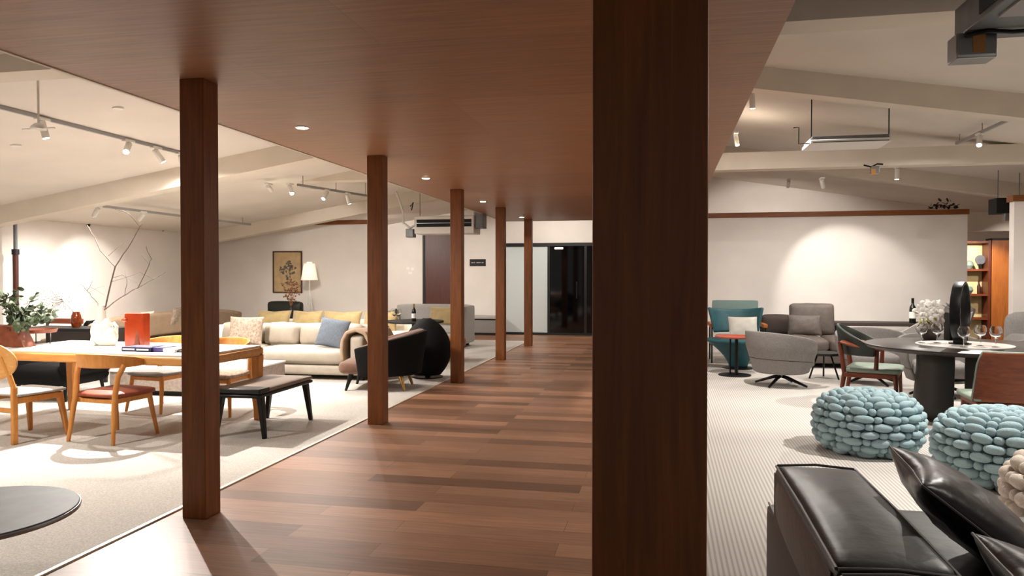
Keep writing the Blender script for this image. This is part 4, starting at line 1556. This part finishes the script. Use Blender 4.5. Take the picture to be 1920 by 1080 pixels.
o = b.obj('leaves', M_yellow, t)
o['kind'] = 'stuff'

# walnut armchair, sage seat, dark green back
t = thing('armchair', 'walnut armchair with sage seat and dark green curved back, left of the round table', 'chair', (2.36, 9.25, 0), R(-20))
# local faces +X
B().puff(0.02, 0, .385, .56, .60, .07, r=.03, puff=(.01, .01, .012), n=8).obj('seat', M_sage, t)
B().surf(shell(.35, .35, .55, .89, R(-98), R(98), .24, .12), 28, 6).obj('backrest', M_dkgreen, t, solid=.035, bevel=.01)
for sy in (-1, 1):
    pts = []
    for k in range(10):
        f_ = k / 9
        an = R(72 + 40 * f_)
        pts.append((-.30 + .52 * f_, sy * (.30 + .03 * math.sin(f_ * PI)), .70 - .05 * math.sin(f_ * PI * .8) - .02 * f_))
    B().tube(pts, [.035, .038, .036, .03, .026, .024, .024, .024, .022, .018], 10, flat=(1.3, .6)).obj('armrest', M_walnut, t)
    B().tube([(.27, sy * .30, .008), (.25, sy * .28, .34), (.12, sy * .30, .52), (.10, sy * .31, .66)][0:2], [.016, .026], 10).obj('leg', M_walnutz, t)
    B().tube([(.06, sy * .31, .40), (.07, sy * .31, .66)], [.026, .02], 10).obj('arm_post', M_walnutz, t)
    B().tube([(-.32, sy * .28, .008), (-.27, sy * .26, .34), (-.32, sy * .29, .70)], [.016, .028, .022], 10).obj('leg', M_walnutz, t)
b = B()
b.bb(-.27, .27, -.29, -.25, .30, .355)
b.bb(-.27, .27, .25, .29, .30, .355)
b.bb(.23, .27, -.25, .25, .30, .355)
b.bb(-.27, -.23, -.25, .25, .30, .355)
b.obj('seat_frame', M_walnut, t, bevel=.008)

# walnut plywood chair at the front right, faces the table (+Y)
t = thing('dining_chair', 'walnut plywood backed chair with sage seat in front of the round table', 'chair', (2.77, 6.95, 0), R(-4))


def fpb(u, v):
    x = (-.5 + u) * (.50 + .04 * (1 - v)) * (1 - .10 * max(0, v - .8) * 5 * (abs(2 * u - 1) ** 6))
    y = -.20 - .10 * v - .035 * (1 - (2 * u - 1) ** 2)
    return (x, y, .42 + .41 * v)


B().surf(fpb, 20, 12).obj('plywood_back', M_walnut, t, solid=.014, bevel=.003)
b = B()
b.tube([Vector(fpb(0, v / 8)) + Vector((-.004, .004, 0)) for v in range(9)] + [Vector(fpb(u / 8, 1)) + Vector((0, .004, .004)) for u in range(9)] + [Vector(fpb(1, 1 - v / 8)) + Vector((.004, .004, 0)) for v in range(9)], .008, 8)
b.obj('back_edging', M_sage, t)
B().puff(-.0, .02, .435, .54, .48, .05, r=.022, puff=(.01, .01, .01)).obj('seat', M_sage, t)
B().bb(-.24, .24, -.20, .22, .37, .408).obj('seat_frame', M_walnut, t, bevel=.006)
for sx in (-1, 1):
    B().bar((sx * .26, -.24, .008), (sx * .21, -.18, .39), .03, .035, .045, .05).obj('leg', M_walnutz, t, bevel=.005)
    B().bar((sx * .24, .24, .008), (sx * .21, .20, .39), .03, .03, .045, .045).obj('leg', M_walnutz, t, bevel=.005)


# grey upholstered tub chairs
def tub(label, loc, rz, m=M_greyfab, sc=1.0, h=.735, base='star', name='tub_chair', group=None):
    t = thing(name, label, 'chair', loc, rz, group)

    def f(u, v):
        an = R(-125) + R(250) * u
        e = abs(2 * u - 1)
        top = h - .15 * e ** 2.2
        z = .20 + (top - .20) * v
        k = .80 + .20 * min(1, v * 1.5) + .05 * v
        return (-math.cos(an) * .40 * k * sc, math.sin(an) * .41 * k * sc, z)
    B().surf(f, 40, 10).obj('shell', m, t, solid=.035, bevel=.012)
    B().tube([Vector(f(u / 30, .34)) * 1.0 + Vector(((-math.cos(R(-125) + R(250) * u / 30)) * .019, math.sin(R(-125) + R(250) * u / 30) * .019, 0)) for u in range(31)], .004, 5).obj('shell_seam', M_dkbrown, t)
    B().cyl((0, 0, .185), (0, 0, .215), .32 * sc, n=36).obj('shell_bottom', m, t, bevel=.01)
    B().puff(.06, 0, .335, .54 * sc, .56 * sc, .17, r=.06, puff=(.02, .02, .02)).obj('seat', m, t)
    B().cyl((0, 0, .12), (0, 0, .19), .035).obj('column', M_silver, t)
    for k in range(4):
        a = R(20 + 90 * k)
        B().tube([(0, 0, .135), (.10 * math.cos(a), .10 * math.sin(a), .115), (.35 * math.cos(a), .35 * math.sin(a), .024)], [.024, .022, .014], 10).obj('leg', M_black, t)
    return t


tubc = tub('grey tub swivel chair on dark star base, left of the walnut armchair', (1.50, 10.30, 0), R(38), sc=1.02)
dup(tubc, (2.72, 10.75, 0), R(-90), 'grey tub chair seen low between the walnut armchair and the round table')
dup(tubc, (3.25, 9.85, .0), R(-100), 'grey tub chair behind the round table, left of the black ring')
dup(tubc, (4.18, 9.35, .0), R(-150), 'grey tub chair behind the round table at the right edge')

# ------------------------------------------------------------------ right: lounge corner by the partition
t = thing('lounge_chair', 'dark teal winged lounge chair on a funnel base with white cushion', 'chair', (1.13, 12.12, 0), R(-85))
# local faces +X; funnel that opens into a wide shell
b = B()


def ff(u, v):
    a = 2 * PI * u
    r_ = .10 + .30 * v ** 1.7
    return (math.cos(a) * r_ * 1.0 + .05 * v, math.sin(a) * r_ * 1.25, .02 + .44 * v)


b.surf(ff, 36, 10, cu=True)
b.obj('funnel_shell', M_teal, t, solid=.025)
B().ell((.05, 0, .42), (.36, .46, .07), nu=32, nv=8, p=.9).obj('seat', M_teal, t)
B().lathe([(0, .008), (.24, .008), (.24, .02), (.10, .035), (0, .035)], n=36).obj('base_plate', M_black, t)


def fw_(u, v):
    an = R(-62) + R(124) * u
    e = abs(2 * u - 1)
    return (-math.cos(an) * .34 * (1 + .35 * v), math.sin(an) * (.38 + .10 * v), .55 + .36 * v + .04 * v * e ** 2)


B().surf(fw_, 28, 8).obj('wing_back', M_teal, t, solid=.05, bevel=.02)
cushion('white speckled cushion on the dark teal lounge chair', (1.20, 11.98, .485), R(8), M_ceram, .44, .34, .15, 16, 51)

t = thing('armchair', 'flat grey teal panel backed armchair with orange wood arms behind the teal lounge chair', 'chair', (1.19, 13.3, 0), R(0))
B().puff(0, .06, .78, .76, .07, .50, r=.02, puff=(0, .01, 0)).obj('back_panel', M_tealgrey, t)
B().puff(0, -.30, .40, .66, .66, .10, r=.03, puff=(0, 0, .01)).obj('seat', M_tealgrey, t)
for sx in (-1, 1):
    B().bb(sx * .42 - .035, sx * .42 + .035, -.60, .05, .60, .66).obj('armrest', M_cabwood, t, bevel=.008)
    B().bb(sx * .42 - .012, sx * .42 + .012, -.58, -.555, .008, .60).obj('leg', M_black, t, bevel=.002)
    B().bb(sx * .42 - .012, sx * .42 + .012, .0, .025, .008, .60).obj('leg', M_black, t, bevel=.002)
    B().bb(sx * .42 - .012, sx * .42 + .012, -.58, .02, .30, .32).obj('stretcher', M_black, t)

t = thing('side_table', 'round coral side table on black post and disc base', 'table', (1.0, 11.22, 0))
B().lathe([(0, .545), (.27, .555), (.285, .575), (.27, .58), (.25, .565), (0, .562)], n=48).obj('tray_top', M_coral, t)
B().cyl((.02, -.03, .02), (.02, -.03, .55), .024).obj('pole', M_black, t)
B().cyl((-.06, .03, .02), (-.06, .03, .55), .012).obj('pole', M_black, t)
B().cyl((0, 0, .008), (0, 0, .022), .23, n=40).obj('base_plate', M_black, t, bevel=.003)

t = thing('sofa', 'grey brown leather sofa by the right partition', 'sofa', (2.52, 12.95, 0), R(0))
B().puff(0, -.1, .17, 1.75, 1.05, .18, r=.04).obj('base', M_browngrey, t)
feet(t, [(-.78, -.55), (.78, -.55), (-.78, .35), (.78, .35)], .09)
for x in (-.42, .42):
    B().puff(x, -.14, .36, .84, .98, .20, r=.08, puff=(.01, .02, .03), n=10, wr=.006).obj('seat_cushion', M_browngrey, t)
B().puff(-.10, .33, .72, .70, .18, .52, r=.05, puff=(0, .04, .01), rot=(R(-8), 0, 0), n=10, wr=.003).obj('back_cushion', M_browngrey, t)
B().puff(-.66, .30, .62, .50, .2, .34, r=.06, puff=(0, .02, .01)).obj('back_cushion', M_dkbrown, t)
cushion('taupe leather lumbar cushion on the grey brown sofa', (2.24, 12.86, .48), R(-4), M_browngrey, .52, .34, .15, 18, 61)

t = thing('tray_table', 'small black oval side table between the tub chair and the walnut armchair', 'table', (2.20, 11.15, 0))
B().cyl((0, 0, .34), (0, 0, .375), .24, n=36).obj('table_top', M_blackmat, t, bevel=.006)
for a in (80, 200, 320):
    B().cyl((.22 * math.cos(R(a)), .22 * math.sin(R(a)), .008), (.10 * math.cos(R(a)), .10 * math.sin(R(a)), .34), .012).obj('leg', M_black, t)

t = thing('console_table', 'long dark slab console behind the grey brown sofa with a bottle', 'table', (3.39, 13.8, 0))
B().prism([(-.80, .60), (-.62, .655), (1.0, .655), (1.0, .60)], -.28, .28, 'y').obj('slab_top', M_dkbrown, t, bevel=.004)
for x in (-.50, .80):
    B().bb(x - .04, x + .04, -.24, .24, .008, .60).obj('side_leg', M_blackmat, t, bevel=.004)
q = AT(1711, 600, 13.6)
bottle((q.x, 13.6, .655), 'dark wine bottle with white label on the long slab console', .42)

t = thing('wing_chair', 'grey brown high backed wing chair behind the flowers', 'chair', (3.94, 12.45, 0), R(195))
B().puff(0, 0, .30, .66, .66, .24, r=.06, puff=(.02, .02, .02)).obj('seat', M_browngrey, t)
b = B().puff(0, 0, .36, .12, .62, .62, r=.05, puff=(.01, 0, 0), n=8)
b.xf(loc=(-.28, 0, .36), rot=(0, R(-22), 0))
b.obj('backrest', M_browngrey, t)
B().prism([(-.34, .42), (.30, .42), (.30, .52), (-.48, .92)], -.36, -.33, 'y').obj('side_wing', M_ltgrey, t, bevel=.01)
B().prism([(-.34, .42), (.30, .42), (.30, .52), (-.48, .92)], .33, .36, 'y').obj('side_wing', M_ltgrey, t, bevel=.01)
feet(t, [(-.26, -.26), (.26, -.26), (-.26, .26), (.26, .26)], .19)

t = thing('sofa', 'grey high backed sofa cut by the right edge', 'sofa', (5.35, 11.3, 0), R(0))
B().puff(0, 0, .26, 1.3, .9, .34, r=.06).obj('base', M_greyfab, t)
B().puff(0, .35, .62, 1.3, .22, .62, r=.1, puff=(.02, .03, .03)).obj('backrest', M_greyfab, t)
B().puff(-.58, 0, .42, .18, .9, .42, r=.07, puff=(.02, 0, .03)).obj('armrest', M_greyfab, t)
feet(t, [(-.55, -.38), (.55, -.38), (-.55, .38), (.55, .38)], .10)
cushion('floral patterned cushion on the sofa at the right edge', (5.15, 11.40, .44), R(-10), M_taupe, .48, .46, .17, 12, 62)

# display shelf and wood panel seen through the opening
t = thing('display_shelf', 'dark framed display shelf with cream panels in the room beyond the opening', 'shelf', (5.66, 15.9, 0))
b = B()
sh = [.10, .72, 1.28, 1.62, 2.08]
for x in (0, .46):
    B().bb(x - .025, x + .025, 0, .30, .0, 2.13).obj('upright', M_walnutz, t, bevel=.003)
B().bb(0, .46, .29, .30, .0, 2.1).obj('back_panel', M_sand, t, smooth=False)
for z in (.08, .62, 1.08, 1.56, 2.10):
    B().bb(.025, .435, 0, .29, z - .02, z + .02).obj('shelf_board', M_walnut, t, bevel=.002)
t = thing('wood_panel', 'orange brown wooden wall panel right of the display shelf', 'panel', (6.16, 15.9, 0))
B().bb(0, .55, 0, .30, 0, 2.13).obj('panel_board', M_cabwood, t, bevel=.004)
B().bb(0, .55, -.005, .30, 2.13, 2.17).obj('panel_cap', M_blackmat, t, smooth=False)
spotlight((5.3, 15.0, 2.2), (5.9, 16.1, 1.3), 130, 70, .5)  # bare spot without fixture, added to brighten the shelf
spotlight((6.6, 13.5, 2.35), (6.2, 15.9, 1.2), 70, 60, .5)  # second bare spot added, brightens the wood panel
items = [(5.80, .64, 'dark round vase on the lowest visible shelf', .10, M_blackmat), (5.98, 1.10, 'slim dark bottle vase on the middle shelf', .06, M_doorwood),
         (5.80, 1.10, 'squat sage bowl on the middle shelf', .08, M_tealgrey), (6.0, 1.58, 'grey disc ornament on the upper shelf', .09, M_galv),
         (5.80, 1.58, 'round greenish pot on the upper shelf', .09, M_sage)]
for x, z, l, r_, m_ in items:
    t = thing('shelf_ornament', l, 'ornament', (x, 16.02, z))
    if 'disc' in l:
        B().cyl((0, -.01, .18), (0, .01, .18), r_, n=28).obj('disc', m_, t)
        B().bb(-.02, .02, -.02, .02, 0, .10).obj('stand', M_black, t)
    elif 'slim' in l:
        B().lathe([(0, 0), (.03, 0), (.032, .14), (.015, .2), (.015, .26), (0, .26)], n=20).obj('vase_body', m_, t)
    else:
        B().lathe([(0, 0), (r_ * .5, 0), (r_, r_ * .8), (r_ * .8, r_ * 1.5), (r_ * .4, r_ * 1.8), (0, r_ * 1.8)], n=24).obj('vase_body', m_, t)

# leafy plant on the partition top, dark
t = thing('trailing_plant', 'dark leafy plant sitting on top of the right partition', 'plant', (4.85, 14.42, 2.61))
b = B()
rp = random.Random(31)
for k in range(34):
    c = (rp.uniform(-.26, .26), rp.uniform(-.04, .04), .03 + abs(rp.gauss(0, .05)))
    b.ell(c, (.04, .022, .003), (rp.uniform(-1, 1), rp.uniform(-1.2, 1.2), rp.uniform(0, 3)), nu=8, nv=4)
o = b.obj('leaves', M_leafdk, t)
o['kind'] = 'stuff'
B().tube([(-.3, 0, .02), (-.1, .02, .04), (.1, 0, .03), (.22, 0, .10)], .006, 6).obj('stem', M_twig, t)

# ------------------------------------------------------------------ ceiling equipment, right
t = thing('ducted_unit', 'large grey sheet metal duct unit at the top right corner', 'air conditioner', (1.58, 3.85, 2.74))
B().bb(0, 1.1, 0, .75, .02, .19).obj('duct_case', M_galv, t, bevel=.006)
B().bb(-.006, .0, .04, .40, .05, .17).obj('side_opening', M_dark, t, smooth=False)
B().bb(.06, 1.05, .04, .34, .008, .02).obj('bottom_flange', M_steelw, t, bevel=.002)
B().bb(-.04, .16, .60, .74, -.12, .02).obj('control_box', M_silver, t, bevel=.008)
B().bb(.04, .10, .595, .60, -.09, .015).obj('kraft_label', M_card, t, smooth=False)
B().tube([(.0, .58, .0), (.10, .56, .01), (.22, .57, .0), (.36, .56, .0), (.45, .57, .015)], .012, 8).obj('cable', M_black, t)
for x in (.05, 1.05):
    for y in (.06, .66):
        B().cyl((x, y, .19), (x, y, ceil_z(1.58 + x) - 2.74 + .02), .006, n=8).obj('drop_rod', M_black, t)

t = thing('air_conditioner', 'slim white ceiling air conditioner hung on rods, right of the canopy', 'air conditioner', (1.66, 9.25, 2.99))
B().bb(0, .88, 0, .55, .0, .045).obj('unit_case', M_plastic, t, bevel=.01)
B().bb(.02, .86, .02, .53, .045, .085).obj('louvred_top', M_galv, t, bevel=.004)
B().bb(.03, .85, -.004, .0, .008, .016).obj('air_slot', M_dark, t, smooth=False)
for x in (.02, .86):
    B().cyl((x, .05, .04), (x, .05, ceil_z(1.66 + x) - 2.99 + .01), .007, n=8).obj('drop_rod', M_black, t)
B().tube([(0, .05, .01), (-.12, .05, .01), (-.12, .05, .20), (-.18, .05, .20)], .007, 8).obj('side_bracket', M_black, t)
t = thing('junction_box', 'small metal box with wires under the far tie beam', 'box', (2.78, 10.9, 2.83))
B().bb(-.05, .05, -.04, .04, 0, .10).obj('box_body', M_silver, t, bevel=.004)
B().bb(-.055, -.0, -.045, -.04, -.02, .06).obj('kraft_label', M_card, t, smooth=False)
B().tube([(-.14, 0, .12), (-.05, -.02, .09), (.03, 0, .13), (.1, -.02, .12)], .012, 6).obj('wires', M_black, t)
t = thing('ducted_unit', 'small metal ceiling unit above the opening at the right edge', 'air conditioner', (5.05, 12.9, 2.42))
B().bb(0, .22, 0, .3, 0, .24).obj('fan_box', M_dark, t, bevel=.01)
B().cyl((.36, .1, .0), (.36, .1, .22), .12, n=28).obj('chrome_cylinder', M_silver, t)
B().bb(.12, .22, .0, .1, -.12, 0).obj('bracket', M_silver, t, bevel=.004)
for x in (.06, .36):
    B().cyl((x, .1, .22), (x, .1, ceil_z(5.05 + x) - 2.42 + .01), .006, n=8).obj('drop_rod', M_galv, t)
